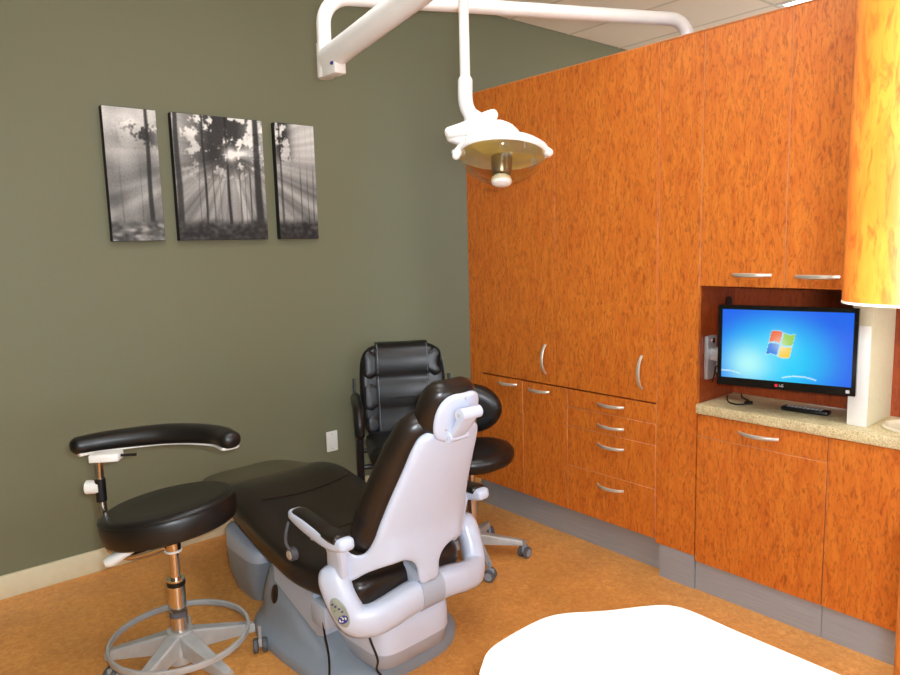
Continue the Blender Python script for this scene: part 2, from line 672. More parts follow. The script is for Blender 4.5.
tile_mesh = {}
for i in range(len(xs_) - 1):
    for j in range(len(ys_) - 1):
        x0, x1, y1, y0 = xs_[i], xs_[i + 1], ys_[j], ys_[j + 1]
        if x1 - x0 < 0.06 or y1 - y0 < 0.06 or is_light(x0, y1):
            continue
        key = (round(x1 - x0, 3), round(y1 - y0, 3))
        if key not in tile_mesh:
            o = bx('ceiling_tile', (0.008, -key[1] + 0.008, 0.003), (key[0] - 0.008, -0.008, 0.02), 'tile', ceil, bevel=0.002, seg=1)
            tile_mesh[key] = o
        else:
            o = copy_part(tile_mesh[key], ceil)
        o.location = (x0, y1, ZC)
bm = BM()
for x in gx:
    box(bm, (x - 0.012, YF, ZC + 0.0022), (x + 0.012, 0, ZC + 0.02))
for y in gy[1:]:
    box(bm, (XL, y - 0.012, ZC + 0.0018), (XR, y + 0.012, ZC + 0.02))
finish('ceiling_grid', bm, 'tbar', ceil)
LL = ['recessed ceiling light over the dental chair', 'recessed ceiling light above the white worktop side of the room',
      'recessed ceiling light beyond the tall wood cabinets', 'recessed ceiling light by the wall facing the green one']
for (lx, ly), lb in zip(LIGHTS, LL):
    t = thing('ceiling_light', lb, 'light', (lx + 0.305, ly - 0.61, ZC), group='recessed ceiling lights')
    bm = BM()
    for lo, hi in (((-0.295, -0.6, 0), (-0.265, 0.6, 0.02)), ((0.265, -0.6, 0), (0.295, 0.6, 0.02)), ((-0.265, -0.6, 0), (0.265, -0.57, 0.02)), ((-0.265, 0.57, 0), (0.265, 0.6, 0.02))):
        box(bm, lo, hi)
    finish('frame', bm, 'white_steel', t)
    bx('diffuser', (-0.265, -0.57, 0.008), (0.265, 0.57, 0.016), 'lamp_on', t)

# blank cover plate on the green wall
t = thing('wall_plate', 'small blank white cover plate on the green wall', 'wall plate', (-0.567, 0, 0.367))
bx('plate', (-0.037, -0.007, -0.06), (0.037, 0, 0.06), 'white_plastic', t, bevel=0.004)
for z in (-0.042, 0.042):
    bm = BM()
    cyl(bm, (0, -0.0085, z), (0, -0.006, z), 0.004, seg=8)
    finish('screw', bm, 'grey_mark', t)


# ------------------------------------------------------------------ cabinets
def bow_handle(parent, p, length=0.146, vertical=False, out=0.03, nm='handle'):
    """Curved bar pull on a front that faces -x. p: its centre on the door face."""
    bm = BM()
    pts, rad = [], []
    n = 14
    for k in range(n + 1):
        u = -1 + 2 * k / n
        d = -out * (1 - u * u) ** 0.8 if abs(u) < 1 else 0
        bow = 0.0
        a = u * length / 2
        pts.append((p[0] + d, p[1], p[2] + a) if vertical else (p[0] + d, p[1] + a, p[2] + bow))
        rad.append(0.0055 + 0.0015 * (1 - abs(u)))
    up = (1, 0, 0)
    tube(bm, pts, rad, 8, up=up, ratio=1.25)
    return finish(nm, bm, 'nickel', parent)


CT = 2.2755
DX = 0.0
tc = thing('tall_cabinet', 'tall wood storage wall with two big doors, two lower doors and four drawers', 'cabinet', (0, 0, 0))


def front(name, y0, y1, z0, z1, parent, x=0.0, th=0.02, mat='wood'):
    return bx(name, (x, y1, z0), (x + th, y0, z1), mat, parent, bevel=0.0015, seg=1)


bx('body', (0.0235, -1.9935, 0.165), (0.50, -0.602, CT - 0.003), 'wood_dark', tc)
front('filler_strip', -0.600, -0.6835, 0.165, CT, tc)
front('side_panel', -1.8045, -1.9935, 0.15, CT, tc)
bd = front('door', -0.6875, -1.2365, 0.7835, CT, tc, x=-0.005, th=0.025)
bow_handle(bd, (-0.005, -1.168, 0.907), vertical=True)
bd = front('door', -1.2405, -1.8005, 0.7835, CT, tc, x=-0.005, th=0.025)
bow_handle(bd, (-0.005, -1.73, 0.909), vertical=True)
ld = front('door', -0.6875, -1.0005, 0.166, 0.775, tc)
bow_handle(ld, (0, -0.893, 0.747), 0.136)
ld = front('door', -1.0045, -1.3015, 0.166, 0.775, tc)
bow_handle(ld, (0, -1.117, 0.740), 0.14)
for z0, z1, hz in ((0.6895, 0.775, 0.733), (0.594, 0.6855, 0.632), (0.396, 0.590, 0.537), (0.166, 0.392, 0.340)):
    dr = front('drawer', -1.3055, -1.8005, z0, z1, tc)
    bow_handle(dr, (0, -1.562, hz), 0.146)
for y0, y1, z0, z1 in ((-0.6835, -0.6875, 0.17, CT), (-1.2365, -1.2405, 0.784, CT), (-1.8005, -1.8045, 0.166, CT), (-1.0005, -1.0045, 0.166, 0.772), (-1.3015, -1.3055, 0.166, 0.772)):
    bx('edge_strip', (0.003, y1, z0), (0.022, y0, z1), 'edge', tc)
for z in (0.6875, 0.592, 0.394):
    bx('edge_strip', (0.003, -1.8005, z - 0.002), (0.022, -1.3055, z + 0.002), 'edge', tc)
bx('top_strip', (-0.004, -1.9935, CT), (0.022, -0.60, CT + 0.004), 'edge', tc)
bx('toe_kick', (0.06, -0.748, 0), (0.075, -0.602, 0.165), 'kick', tc)
bx('toe_kick', (0.06, -1.825, 0), (0.075, -0.751, 0.165), 'kick', tc)
bx('toe_kick', (0.004, -1.9935, 0), (0.02, -1.825, 0.149), 'kick', tc)
bx('toe_kick', (0.02, -1.829, 0), (0.06, -1.825, 0.165), 'kick', tc)
bx('base', (0.075, -1.9935, 0), (0.48, -0.602, 0.165), 'wood_dark', tc)

bc = thing('base_cabinet', 'low wood cabinet with one drawer and one plain door under the counter', 'cabinet', (0, 0, 0))
bx('body', (0.0225, -2.5075, 0.13), (0.50, -1.9965, 0.7695), 'wood_dark', bc)
dr = front('drawer', -1.998, -2.5065, 0.676, 0.7675, bc)
bow_handle(dr, (0, -2.254, 0.724), 0.155)
front('door', -1.998, -2.5065, 0.13, 0.672, bc)
bx('edge_strip', (0.003, -2.5065, 0.672), (0.022, -1.998, 0.676), 'edge', bc)
bx('toe_kick', (0.012, -2.5075, 0), (0.03, -1.9965, 0.129), 'kick', bc)
bx('base', (0.03, -2.5075, 0), (0.48, -1.9965, 0.13), 'wood_dark', bc)

sc = thing('sink_cabinet', 'plain wood cabinet front below the sink end of the counter', 'cabinet', (0, 0, 0))
bx('body', (0.0225, -2.895, 0.13), (0.50, -2.5095, 0.7695), 'wood_dark', sc)
front('door', -2.5105, -2.895, 0.13, 0.7675, sc)
bx('edge_strip', (0.003, -2.5105, 0.13), (0.022, -2.5085, 0.7675), 'edge', sc)
bx('toe_kick', (0.012, -2.895, 0), (0.03, -2.5095, 0.129), 'kick', sc)
bx('base', (0.03, -2.895, 0), (0.48, -2.5095, 0.13), 'wood_dark', sc)

bx('end_panel', (0.0, -2.915, 0.0), (0.50, -2.8955, 0.7695), 'wood', sc)
ct = bx('countertop', (-0.014, -2.895, 0.7705), (0.50, -1.995, 0.812), 'granite', None, bevel=0.006)
tag(ct, 'beige speckled stone countertop under the monitor', 'countertop')

uc = thing('upper_cabinet', 'wood wall cabinet with two doors above the monitor niche', 'cabinet', (0, 0, 0))
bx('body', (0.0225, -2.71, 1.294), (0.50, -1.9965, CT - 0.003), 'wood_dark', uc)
d = front('door', -1.998, -2.3295, 1.2945, CT, uc)
bow_handle(d, (0, -2.209, 1.341), 0.148)
d = front('door', -2.3335, -2.668, 1.2945, CT, uc)
bow_handle(d, (0, -2.446, 1.338), 0.148)
front('filler_strip', -2.672, -2.71, 1.2945, CT, uc)
for y in (-1.996, -2.3315, -2.67):
    bx('edge_strip', (0.003, y - 0.002, 1.2945), (0.022, y + 0.002, CT), 'edge', uc)
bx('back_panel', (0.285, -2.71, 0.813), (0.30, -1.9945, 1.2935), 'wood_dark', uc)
bx('top_strip', (-0.004, -2.71, CT), (0.022, -1.9965, CT + 0.004), 'edge', uc)
bm = BM()
lathe(bm, [(0.0005, 0), (0.02, 0), (0.024, 0.002), (0.024, 0.006)], 20, Matrix.Translation((0.225, -1.9975, 1.215)) @ Matrix.Rotation(PI / 2, 4, 'X'))
finish('cable_grommet', bm, 'black_plastic', uc)

# cream partition between niche and sink, white panel on its front end
pt = thing('partition', 'cream partition standing on the counter beside the monitor', 'partition', (0, 0, 0))
bx('panel', (0.058, -2.612, 0.8125), (0.284, -2.546, 1.2935), 'cream_wall', pt, bevel=0.004)
bx('end_panel', (0.05, -2.610, 0.8125), (0.058, -2.546, 1.168), 'white_plastic', pt, bevel=0.003)

# oval sink let into the counter
sk = thing('sink', 'oval cream sink basin at the end of the counter', 'sink', (0.14, -2.755, 0.812))
bm = BM()
lathe(bm, [(1.0, 0.0), (1.02, 0.006), (0.95, 0.012), (0.88, 0.009), (0.8, 0.002), (0.4, 0.0015), (0.0, 0.001)], 32, Matrix.Diagonal((0.105, 0.12, 1, 1)))
finish('rim', bm, 'porcelain', sk)
bm = BM()
lathe(bm, [(0.0, 0.0), (0.018, 0.0), (0.018, 0.004), (0.0, 0.005)], 16, Matrix.Translation((0, 0, 0.0012)))
finish('drain', bm, 'chrome', sk)


# rounded cabinets at the end of the run (upper and lower)
def rounded_nose(x0, x1, y0, y1, r):
    """Plan outline: rounded at the room end (x0), square at x1."""
    out = []
    for k in range(13):
        a = math.radians(90 + 90 * k / 12)
        out.append((x0 + r + r * math.cos(a), y1 - r + r * math.sin(a)))
    for k in range(13):
        a = math.radians(180 + 90 * k / 12)
        out.append((x0 + r + r * math.cos(a), y0 + r + r * math.sin(a)))
    out += [(x1, y0), (x1, y1)]
    return out


cv = thing('curved_cabinet', 'round-nosed wood tower cabinet beside the white worktop, open in the middle', 'cabinet', (0, 0, 0))
ZB = 1.40


def bowed_nose(x0, x1, y1, r, depth):
    """Plan outline: round nose at the room end, then a slanted side of length depth."""
    out = [(x1, y1)]
    for k in range(13):
        a = math.radians(90 + 90 * k / 12)
        out.append((x0 + r + r * math.cos(a), y1 - r + r * math.sin(a)))
    for k in range(1, 6):
        a = math.radians(180 + 36 * k / 5)
        out.append((x0 + r + r * math.cos(a), y1 - r + r * math.sin(a)))
    out.append((out[-1][0] - math.sin(a) * depth, out[-1][1] + math.cos(a) * depth))
    out.append((x1, out[-1][1]))
    return out


bm = BM()
prism(bm, bowed_nose(-1.731, -0.85, -3.157, 0.0677, 0.32), lambda s, t, d: (s, t, d), ZB + 0.004, CT)
finish('upper_body', bm, 'wood', cv)
bm = BM()
prism(bm, bowed_nose(-1.7315, -0.85, -3.1565, 0.0682, 0.32), lambda s, t, d: (s, t, d), ZB + 0.001, ZB + 0.0038)
finish('bottom_trim', bm, 'trimpale', cv)
bm = BM()
prism(bm, rounded_nose(-1.34, -0.85, -3.6, -3.125, 0.055), lambda s, t, d: (s, t, d), 0.1, 1.0)
finish('lower_body', bm, 'wood', cv)
bm = BM()
prism(bm, rounded_nose(-1.32, -0.87, -3.58, -3.15, 0.05), lambda s, t, d: (s, t, d), 0.0, 0.1)
finish('toe_kick', bm, 'kick', cv)
bx('back_panel', (-0.87, -3.5, 1.0), (-0.85, -3.16, ZB), 'wood', cv)


# ------------------------------------------------------------------ printed faces
def grid_print(name, nu, nv, fn_pos, fn_col, mat, parent):
    me = bpy.data.meshes.new(name)
    vs_, cols, fs = [], [], []
    for j in range(nv + 1):
        for i in range(nu + 1):
            u, v = i / nu, j / nv
            vs_.append(fn_pos(u, v))
            cols.append(fn_col(u, v))
    for j in range(nv):
        for i in range(nu):
            a = j * (nu + 1) + i
            fs.append((a, a + 1, a + nu + 2, a + nu + 1))
    me.from_pydata(vs_, [], fs)
    att = me.color_attributes.new('print', 'FLOAT_COLOR', 'POINT')
    flat = []
    for c in cols:
        flat += [c[0], c[1], c[2], 1.0]
    att.data.foreach_set('color', flat)
    me.materials.append(M[mat])
    o = bpy.data.objects.new(name, me)
    COL.objects.link(o)
    o.parent = parent
    return o


def nz(x, y, z=0.0):
    return noise.noise(Vector((x, y, z)))


def sstep(a, b, x):
    t = max(0, min(1, (x - a) / (b - a)))
    return t * t * (3 - 2 * t)


# misty forest with rays of light; X runs along the wall over all three canvases, v is 0..1 upwards
TRUNKS = [  # centre X, half width, darkness, base v
    (-1.452 - 0.035, 0.0085, 0.8, 0.10), (-1.355, 0.012, 0.75, 0.10), (-1.225, 0.0045, 0.8, 0.16), (-1.185, 0.003, 0.5, 0.16), (-1.105, 0.006, 0.85, 0.15), (-1.045, 0.003, 0.55, 0.16),
    (-0.99, 0.003, 0.6, 0.16), (-0.945, 0.016, 0.8, 0.08), (-1.255, 0.002, 0.35, 0.17), (-1.15, 0.002, 0.3, 0.17), (-1.015, 0.002, 0.4, 0.17), (-0.815, 0.005, 0.6, 0.12),
    (-0.755, 0.0025, 0.35, 0.17), (-0.70, 0.003, 0.45, 0.17), (-0.66, 0.002, 0.5, 0.17), (-0.625, 0.0025, 0.5, 0.17), (-1.53, 0.002, 0.25, 0.17), (-1.62, 0.003, 0.2, 0.16)]
SUN = (-1.085, 0.70)


def forest(X, v):
    dx, dy = (X - SUN[0]), (v - SUN[1]) * 0.6
    r = math.hypot(dx, dy)
    ang = math.atan2(dy, dx)
    rays = 0.5 + 0.5 * nz(ang * 7.0, 3.1) + 0.35 * nz(ang * 19.0, 7.7)
    g = 0.46 + 0.22 * rays
    if X < -1.4:
        g = 0.47 + 0.2 * nz(X * 9, v * 5, 2.2) + 0.12 * rays
    g += 0.3 * math.exp(-(r / 0.035) ** 2) + 0.14 * math.exp(-(r / 0.2) ** 2) + 0.42 * math.exp(-((ang - 0.15) / 0.35) ** 2) * math.exp(-(r / 0.13) ** 2)
    # bright gaps of sky at the top
    fol = nz(X * 13, v * 8, 1.3) + 0.7 * nz(X * 34, v * 20, 4.4) + 0.5 * nz(X * 80, v * 48, 9.1)
    top = sstep(0.52, 0.92, v)
    g += 0.2 * top
    amount = sstep(0.0, 0.35, fol + 0.3 - 0.22 * (X < -1.4)) * sstep(0.42, 0.7, v) * (1 - math.exp(-(r / 0.035) ** 2)) * (1 - 0.9 * math.exp(-((ang - 0.15) / 0.4) ** 2) * math.exp(-(r / 0.12) ** 2))
    shape = math.exp(-((X + 1.12) / 0.19) ** 2) + 0.9 * math.exp(-((X + 0.80) / 0.05) ** 2) * sstep(.62, .75, v) + 0.75 * math.exp(-((X + 1.51) / 0.08) ** 2) * sstep(.68, .76, v) * (1 - sstep(.85, .95, v))
    g = g * (1 - 0.72 * amount * min(1, shape * 1.15))
    g -= 0.1 * (1 - rays) * sstep(0.7, 0.3, v)
    for tx, hw, dk, bv in TRUNKS:
        wob = 0.004 * nz(tx * 50, v * 3)
        d = abs(X - tx - wob)
        wd = hw * (1.25 - 0.45 * v)
        dk = dk if hw > 0.004 else dk * (0.15 + 0.85 * sstep(0.68, 0.5, v))
        if d < wd * 1.6 and v > bv - 0.03:
            k = 1 - sstep(wd * 0.7, wd * 1.5, d)
            shade = 0.13 + 0.10 * (1 - dk)
            near = math.exp(-(r / 0.06) ** 2)
            g = g * (1 - k * dk * (1 - 0.7 * near)) + shade * k * dk
    gr = sstep(0.19, 0.10, v + 0.025 * nz(X * 22, 5.5))
    ground = 0.2 + 0.13 * nz(X * 40, v * 30, 8.8) + 0.18 * max(0, nz(X * 14, v * 16, 3.3))
    if X < -1.4:
        ground += 0.4 * max(0, nz(X * 24, v * 30, 6.6)) + 0.12
    g = g * (1 - gr) + ground * gr
    g += 0.05 * nz(X * 150, v * 100, 2.0)
    return max(0.03, min(0.98, g))


PZ0, PZ1 = 1.541, 2.147
CANV = [(-1.6754, -1.4378, 'narrow black-and-white forest canvas with one bold trunk, hung on the far side from the cabinets', 60),
        (-1.3709, -0.9066, 'wide black-and-white forest canvas with sun rays, middle of the three', 110),
        (-0.8386, -0.6054, 'narrow black-and-white forest canvas with thin trunks, hung on the cabinet side', 60)]
for x0, x1, lb, nu in CANV:
    t = thing('wall_canvas', lb, 'picture', ((x0 + x1) / 2, 0, PZ0), group='three-part forest picture')
    hw, hh = (x1 - x0) / 2, PZ1 - PZ0
    bx('stretcher', (-hw, -0.0375, 0), (hw, -0.001, hh), 'canvas_edge', t, bevel=0.002, seg=1)
    cx = (x0 + x1) / 2

    def colf(u, v, x0=x0, x1=x1):
        g0 = forest(x0 + (x1 - x0) * u, v)
        g = lin(max(0.02, min(1.0, (g0 - 0.42) * 1.3 + 0.43)))
        return (g * 1.0, g * 0.99, g * 0.95)
    grid_print('print', nu, 150, lambda u, v, hw=hw, hh=hh: (-hw + 0.002 + (2 * hw - 0.004) * u, -0.0385, 0.002 + (hh - 0.004) * v), colf, 'print', t)

# ------------------------------------------------------------------ monitor, bracket, remote, cable
ML, MR = Vector((-0.068, -2.121, 1.0735)), Vector((0.037, -2.577, 1.0795))
mc = (ML + MR) / 2
mdir = (MR - ML)
MW = mdir.length
mrz = math.atan2(mdir.y, mdir.x)
MH = 0.308
mo = thing('monitor', 'black flat monitor showing a blue desktop in the cabinet niche', 'monitor', mc, mrz)
# local: x along the screen (photo left to right), -y faces the room
bm = BM()
hw, hh = MW / 2, MH / 2
sx0, sx1, sz0, sz1 = -hw + 0.014, hw - 0.014, -hh + 0.03, hh - 0.016
for lo, hi in (((-hw, -0.012, -hh), (sx0, 0.012, hh)), ((sx1, -0.012, -hh), (hw, 0.012, hh)), ((sx0, -0.012, -hh), (sx1, 0.012, sz0)), ((sx0, -0.012, sz1), (sx1, 0.012, hh))):
    box(bm, lo, hi)
bz = finish('bezel', bm, 'black_gloss', mo)
bm = BM()
box(bm, (-hw + 0.01, 0.0, -hh + 0.01), (hw - 0.01, 0.03, hh - 0.01), 0.008)
finish('back_shell', bm, 'black_plastic', mo)
bm = BM()
lathe(bm, [(0, 0), (0.006, 0), (0.006, 0.0008), (0, 0.0008)], 16, Matrix.Translation((-0.022, -0.0123, -hh + 0.0145)) @ Matrix.Rotation(PI / 2, 4, 'X'))
finish('brand_mark', bm, 'red', bz)


def text_mesh(name, s, size, loc, mat, parent, rot=(PI / 2, 0, 0)):
    cu = bpy.data.curves.new(name, 'FONT')
    cu.body = s
    cu.size = size
    cu.align_x, cu.align_y = 'LEFT', 'CENTER'
    cu.extrude = 0.0003
    tmp = bpy.data.objects.new(name, cu)
    me = bpy.data.meshes.new_from_object(tmp)
    bpy.data.objects.remove(tmp)
    me.materials.clear()
    me.materials.append(M[mat])
    o = bpy.data.objects.new(name, me)
    COL.objects.link(o)
    o.location = loc
    o.rotation_euler = rot
    o.parent = parent
    return o


text_mesh('brand_lettering', 'LG', 0.0135, (-0.013, -0.0127, -hh + 0.0145), 'grey_mark', bz)
bx('indicator', (hw - 0.03, -0.0126, -hh + 0.009), (hw - 0.018, -0.0118, -hh + 0.02), 'grey_mark', bz)


def desk(u, v):
    c = Vector((lin(0 / 255), lin(120 / 255), lin(225 / 255)))
    deep = Vector((lin(0.0), lin(100 / 255), lin(236 / 255)))
    cyan = Vector((lin(0 / 255), lin(205 / 255), lin(250 / 255)))
    pale = Vector((lin(190 / 255), lin(255 / 255), lin(250 / 255)))
    dc = math.hypot((u - 0.42) * 1.0, (v - 0.30) * 0.75)
    k = sstep(0.62, 0.12, dc)
    c = deep.lerp(cyan, k)
    g = math.exp(-(((u - 0.22) / 0.17) ** 2 + ((v - 0.22) / 0.26) ** 2))
    c = c.lerp(pale, min(1, 0.85 * g))
    # thin pale arcs along the bottom
    for (a, b, cc, wd) in ((0.62, 0.06, 0.9, 0.010), (0.03, 0.07, 0.7, 0.009)):
        yy = b + 0.03 - (u - a) ** 2 * 2.2
        if 0 < yy and abs(v - yy) < wd and abs(u - a) < 0.13:
            c = c.lerp(Vector((0.8, 1, 1)), 0.6)
    # halo behind the flag
    hx, hy = (u - 0.47), (v - 0.525) * 0.56
    c = c.lerp(Vector((0.35, 0.85, 1)), 0.35 * math.exp(-(hx * hx + hy * hy) / 0.012))
    # four-pane waving flag
    fx, fy = (u - 0.47) / 0.092, (v - 0.525) / 0.165
    fx2 = fx - 0.22 * fy
    wv = 0.16 * math.sin(fx2 * 2.6)
    fy2 = fy + wv
    if abs(fx2) < 1 and abs(fy2) < 1 and abs(fx2) > 0.07 and abs(fy2) > 0.07:
        e = 0.25 + 0.5 * (1 - max(abs(fx2), abs(fy2)))
        if fx2 < 0 and fy2 > 0:
            q = Vector((0.85, 0.14, 0.03))
        elif fx2 > 0 and fy2 > 0:
            q = Vector((0.30, 0.62, 0.06))
        elif fx2 < 0:
            q = Vector((0.02, 0.22, 0.75))
        else:
            q = Vector((0.95, 0.62, 0.04))
        mid = math.exp(-(fx2 * fx2 + fy2 * fy2) / 0.5)
        c = q.lerp(Vector((1, 1, 0.9)), 0.35 * mid)
    elif abs(fx2) < 1.04 and abs(fy2) < 1.06:
        c = c.lerp(Vector((0.8, 1, 1)), 0.45)
    return (c.x, c.y, c.z)


grid_print('screen', 170, 96, lambda u, v: (sx0 + (sx1 - sx0) * u, -0.007, sz0 + (sz1 - sz0) * v), desk, 'screen', mo)

br = thing('monitor_bracket', 'silver wall bracket holding the monitor to the niche side', 'bracket', (0, 0, 0))
bx('wall_plate', (0.045, -2.012, 0.905), (0.115, -1.9945, 1.085), 'silver', br, bevel=0.004)
bm = BM()
cyl(bm, (0.085, -2.015, 1.065), (0.085, -2.009, 1.065), 0.012)
finish('bolt', bm, 'chrome', br)
bm = BM()
box(bm, (0.06, -2.05, 0.985), (0.10, -2.012, 1.035), 0.004)
cyl(bm, (0.08, -2.05, 0.94), (0.08, -2.05, 1.04), 0.018)
finish('hinge', bm, 'silver', br)
bm = BM()
tube(bm, [(0.08, -2.05, 0.965), (0.07, -2.12, 0.99), (0.045, -2.2, 1.03), (0.045, -2.3, 1.065)], 0.016, 8)
box(bm, (0.022, -2.37, 1.01), (0.062, -2.29, 1.13), 0.004, mat=None)
finish('arm', bm, 'silver', br)
bm = BM()
tube(bm, catmull([(0.02, -2.17, 0.99), (0.06, -2.10, 0.94), (0.06, -2.045, 0.965), (0.07, -2.03, 0.93), (0.075, -2.02, 0.895)], 5), 0.003, 6)
finish('cable', bm, 'black_plastic', br)

t = thing('remote_control', 'black remote control lying on the counter under the monitor', 'remote', (0.135, -2.37, 0.8125), math.radians(-86))
bx('case', (-0.085, -0.024, 0), (0.085, 0.024, 0.017), 'black_plastic', t, bevel=0.006)
bm = BM()
for i in range(9):
    for j in range(3):
        box(bm, (-0.065 + i * 0.0145, -0.016 + j * 0.0115, 0.0168), (-0.056 + i * 0.0145, -0.009 + j * 0.0115, 0.0188))
finish('buttons', bm, 'grey_mark', t)['kind'] = 'stuff'
bm = BM()
tube(bm, catmull([(0.20, -2.02, 0.8155), (0.14, -2.05, 0.8155), (0.085, -2.09, 0.8155), (0.075, -2.13, 0.8155), (0.11, -2.15, 0.8155), (0.15, -2.14, 0.818), (0.19, -2.09, 0.82), (0.22, -2.07, 0.83)], 6), 0.003, 6)
box(bm, (0.105, -2.165, 0.8128), (0.135, -2.14, 0.825), 0.003)
tag(finish('black_cable', bm, 'black_plastic'), 'loose black cable end lying in the niche corner', 'cable')

# ------------------------------------------------------------------ white worktop in the foreground
TZ = 0.75
edge_pts = [(-1.40, -3.40), (-1.393, -3.20), (-1.392, -3.014), (-1.391, -2.888), (-1.388, -2.80), (-1.40, -2.757), (-1.435, -2.727), (-1.508, -2.684), (-1.575, -2.635), (-1.616, -2.618),
            (-1.665, -2.614), (-1.715, -2.615), (-1.774, -2.622), (-1.813, -2.646), (-1.84, -2.669), (-1.875, -2.72), (-1.90, -2.80), (-1.91, -3.0), (-1.91, -3.40)]
wt = thing('side_console', 'white speckled worktop console with a wavy rounded end', 'worktop', (0, 0, 0))
sm = [(p.x, p.y) for p in catmull([(a, b, 0) for a, b in edge_pts], 4)]
bm = BM()
prism(bm, sm, lambda s, t_, d: (s, t_, d), TZ - 0.032, TZ - 0.004)
prism(bm, [(-1.652 + (s + 1.652) * 0.992, -3.0 + (t_ + 3.0) * 0.992) for s, t_ in sm], lambda s, t_, d: (s, t_, d), TZ - 0.004, TZ)
finish('top', bm, 'white_lam', wt, angle=30)
bm = BM()
prism(bm, rrect(0.19, 0.33, 0.08, 6, -1.65, -3.05), lambda s, t_, d: (s, t_, d), 0.08, TZ - 0.032)
finish('body', bm, 'white_body', wt)
bm = BM()
prism(bm, rrect(0.16, 0.3, 0.06, 6, -1.65, -3.05), lambda s, t_, d: (s, t_, d), 0.0, 0.08)
finish('plinth', bm, 'chair_grey', wt)
for z in (0.3, 0.5):
    bx('drawer', (-1.462, -3.26, z), (-1.452, -2.84, z + 0.17), 'white_body', wt, bevel=0.003)


# ------------------------------------------------------------------ casters and star bases
def caster(parent, x, y, ang, mat_hood='chair_grey', s=1.0, z0=0.0, stem=0.09):
    r = 0.027 * s
    mt = Matrix.Translation((x, y, z0 + r)) @ Matrix.Rotation(ang, 4, 'Z')
    bm = BM()
    box(bm, (-0.016 * s, -0.007 * s, -0.002), (0.02 * s, 0.007 * s, 0.03 * s), 0.004, mat=mt)
    cyl(bm, mt @ Vector((0, 0, 0.02)), mt @ Vector((0, 0, stem - r)), 0.007)
    c = finish('caster', bm, mat_hood, parent)
    for sg in (-1, 1):
        bm = BM()
        lathe(bm, [(0.0, -0.009 * s), (r * 0.66, -0.0095 * s), (r * 0.68, -0.0085 * s)], 20, mt @ Matrix.Translation((0, sg * 0.0165 * s, 0)) @ Matrix.Rotation(sg * PI / 2, 4, 'X'))
        lathe(bm, [(r * 0.66, 0.009 * s), (0, 0.009 * s)], 20, mt @ Matrix.Translation((0, sg * 0.0165 * s, 0)) @ Matrix.Rotation(sg * PI / 2, 4, 'X'))
        finish('hub', bm, mat_hood, c)
        bm = BM()
        lathe(bm, [(r * 0.6, -0.008 * s), (r * 0.85, -0.0095 * s), (r, -0.006 * s), (r, 0.006 * s), (r * 0.85, 0.009 * s), (r * 0.6, 0.009 * s)], 20, mt @ Matrix.Translation((0, sg * 0.0165 * s, 0)) @ Matrix.Rotation(PI / 2, 4, 'X'))
        finish('wheel', bm, 'rubber', c)
    return c


def star_leg(parent, ang, r0, r1, z_in, z_out, w0, w1, h0, h1, mat):
    bm = BM()
    c, s = math.cos(ang), math.sin(ang)
    rings = []
    for k in range(7):
        u = k / 6
        rr = r0 + (r1 - r0) * u
        zt = z_in + (z_out - z_in) * u
        wd = w0 + (w1 - w0) * u
        h = h0 + (h1 - h0) * u
        prof = [(-wd, zt - h), (-wd, zt - 0.006), (-wd * 0.75, zt), (wd * 0.75, zt), (wd, zt - 0.006), (wd, zt - h)]
        rings.append([(rr * c - a * s, rr * s + a * c, z) for a, z in prof])
    rings_to_bm(bm, rings)
    return finish('leg', bm, mat, parent)


# ------------------------------------------------------------------ operator stool with body-support arm
st = thing('operator_stool', 'round black stool with a foot ring and curved padded support arm', 'stool', (-1.855, -1.13, 0))
RV = Vector((R.x, R.y, 0)).normalized()      # photo-right, level
FV = Vector((F.x, F.y, 0)).normalized()      # away from the photographer, level
tilt = Matrix.Rotation(math.radians(-7.5), 4, FV) @ Matrix.Rotation(math.radians(-2), 4, RV)
seat_m = Matrix.Translation((0, 0, 0.60)) @ Matrix.Translation(RV * -0.002) @ tilt
bm = BM()
prof = [(0.0, -0.045), (0.195, -0.045), (0.211, -0.041), (0.217, -0.03), (0.220, 0.0), (0.220, 0.022), (0.217, 0.036), (0.209, 0.045), (0.20, 0.049), (0.19, 0.05), (0.12, 0.046), (0.05, 0.043), (0.0, 0.042)]
lathe(bm, prof, 56, seat_m)
se = finish('seat', bm, 'seat_black', st, angle=60)
bm = BM()
tube(bm, [seat_m @ Vector((0.2175 * math.cos(2 * PI * k / 56), 0.2175 * math.sin(2 * PI * k / 56), 0.035)) for k in range(56)], 0.0025, 6, closed=True)
finish('piping', bm, 'seat_black', se)
bm = BM()
lathe(bm, [(0.0, -0.06), (0.15, -0.06), (0.155, -0.045), (0.0, -0.045)], 32, seat_m)
finish('seat_plate', bm, 'black_plastic', st)
bm = BM()
cyl(bm, (0, 0, 0.47), (0, 0, 0.545), 0.026)
cyl(bm, (0, 0, 0.36), (0, 0, 0.47), 0.0165)
cyl(bm, (0, 0, 0.365), (0, 0, 0.372), 0.031)
finish('gas_lift', bm, 'chrome', st)
bm = BM()
lathe(bm, [(0.0, 0.47), (0.029, 0.47), (0.029, 0.476), (0.0, 0.476)], 24)
finish('collar', bm, 'white_plastic', st)
bm = BM()
cyl(bm, (0, 0, 0.18), (0, 0, 0.35), 0.0285, seg=28)
co = finish('column', bm, 'chrome', st)
bm = BM()
cyl(bm, (0, 0, 0.236), (0, 0, 0.256), 0.0292, seg=28)
finish('band', bm, 'rubber', co)
bm = BM()
lathe(bm, [(0.0275, 0.345), (0.031, 0.35), (0.031, 0.36), (0.0, 0.362)], 24)
finish('top_cap', bm, 'black_plastic', co)
bm = BM()
lathe(bm, [(0.0, 0.075), (0.05, 0.075), (0.052, 0.12), (0.044, 0.15), (0.042, 0.185), (0.0, 0.186)], 24)
finish('hub', bm, 'silver_base', st)
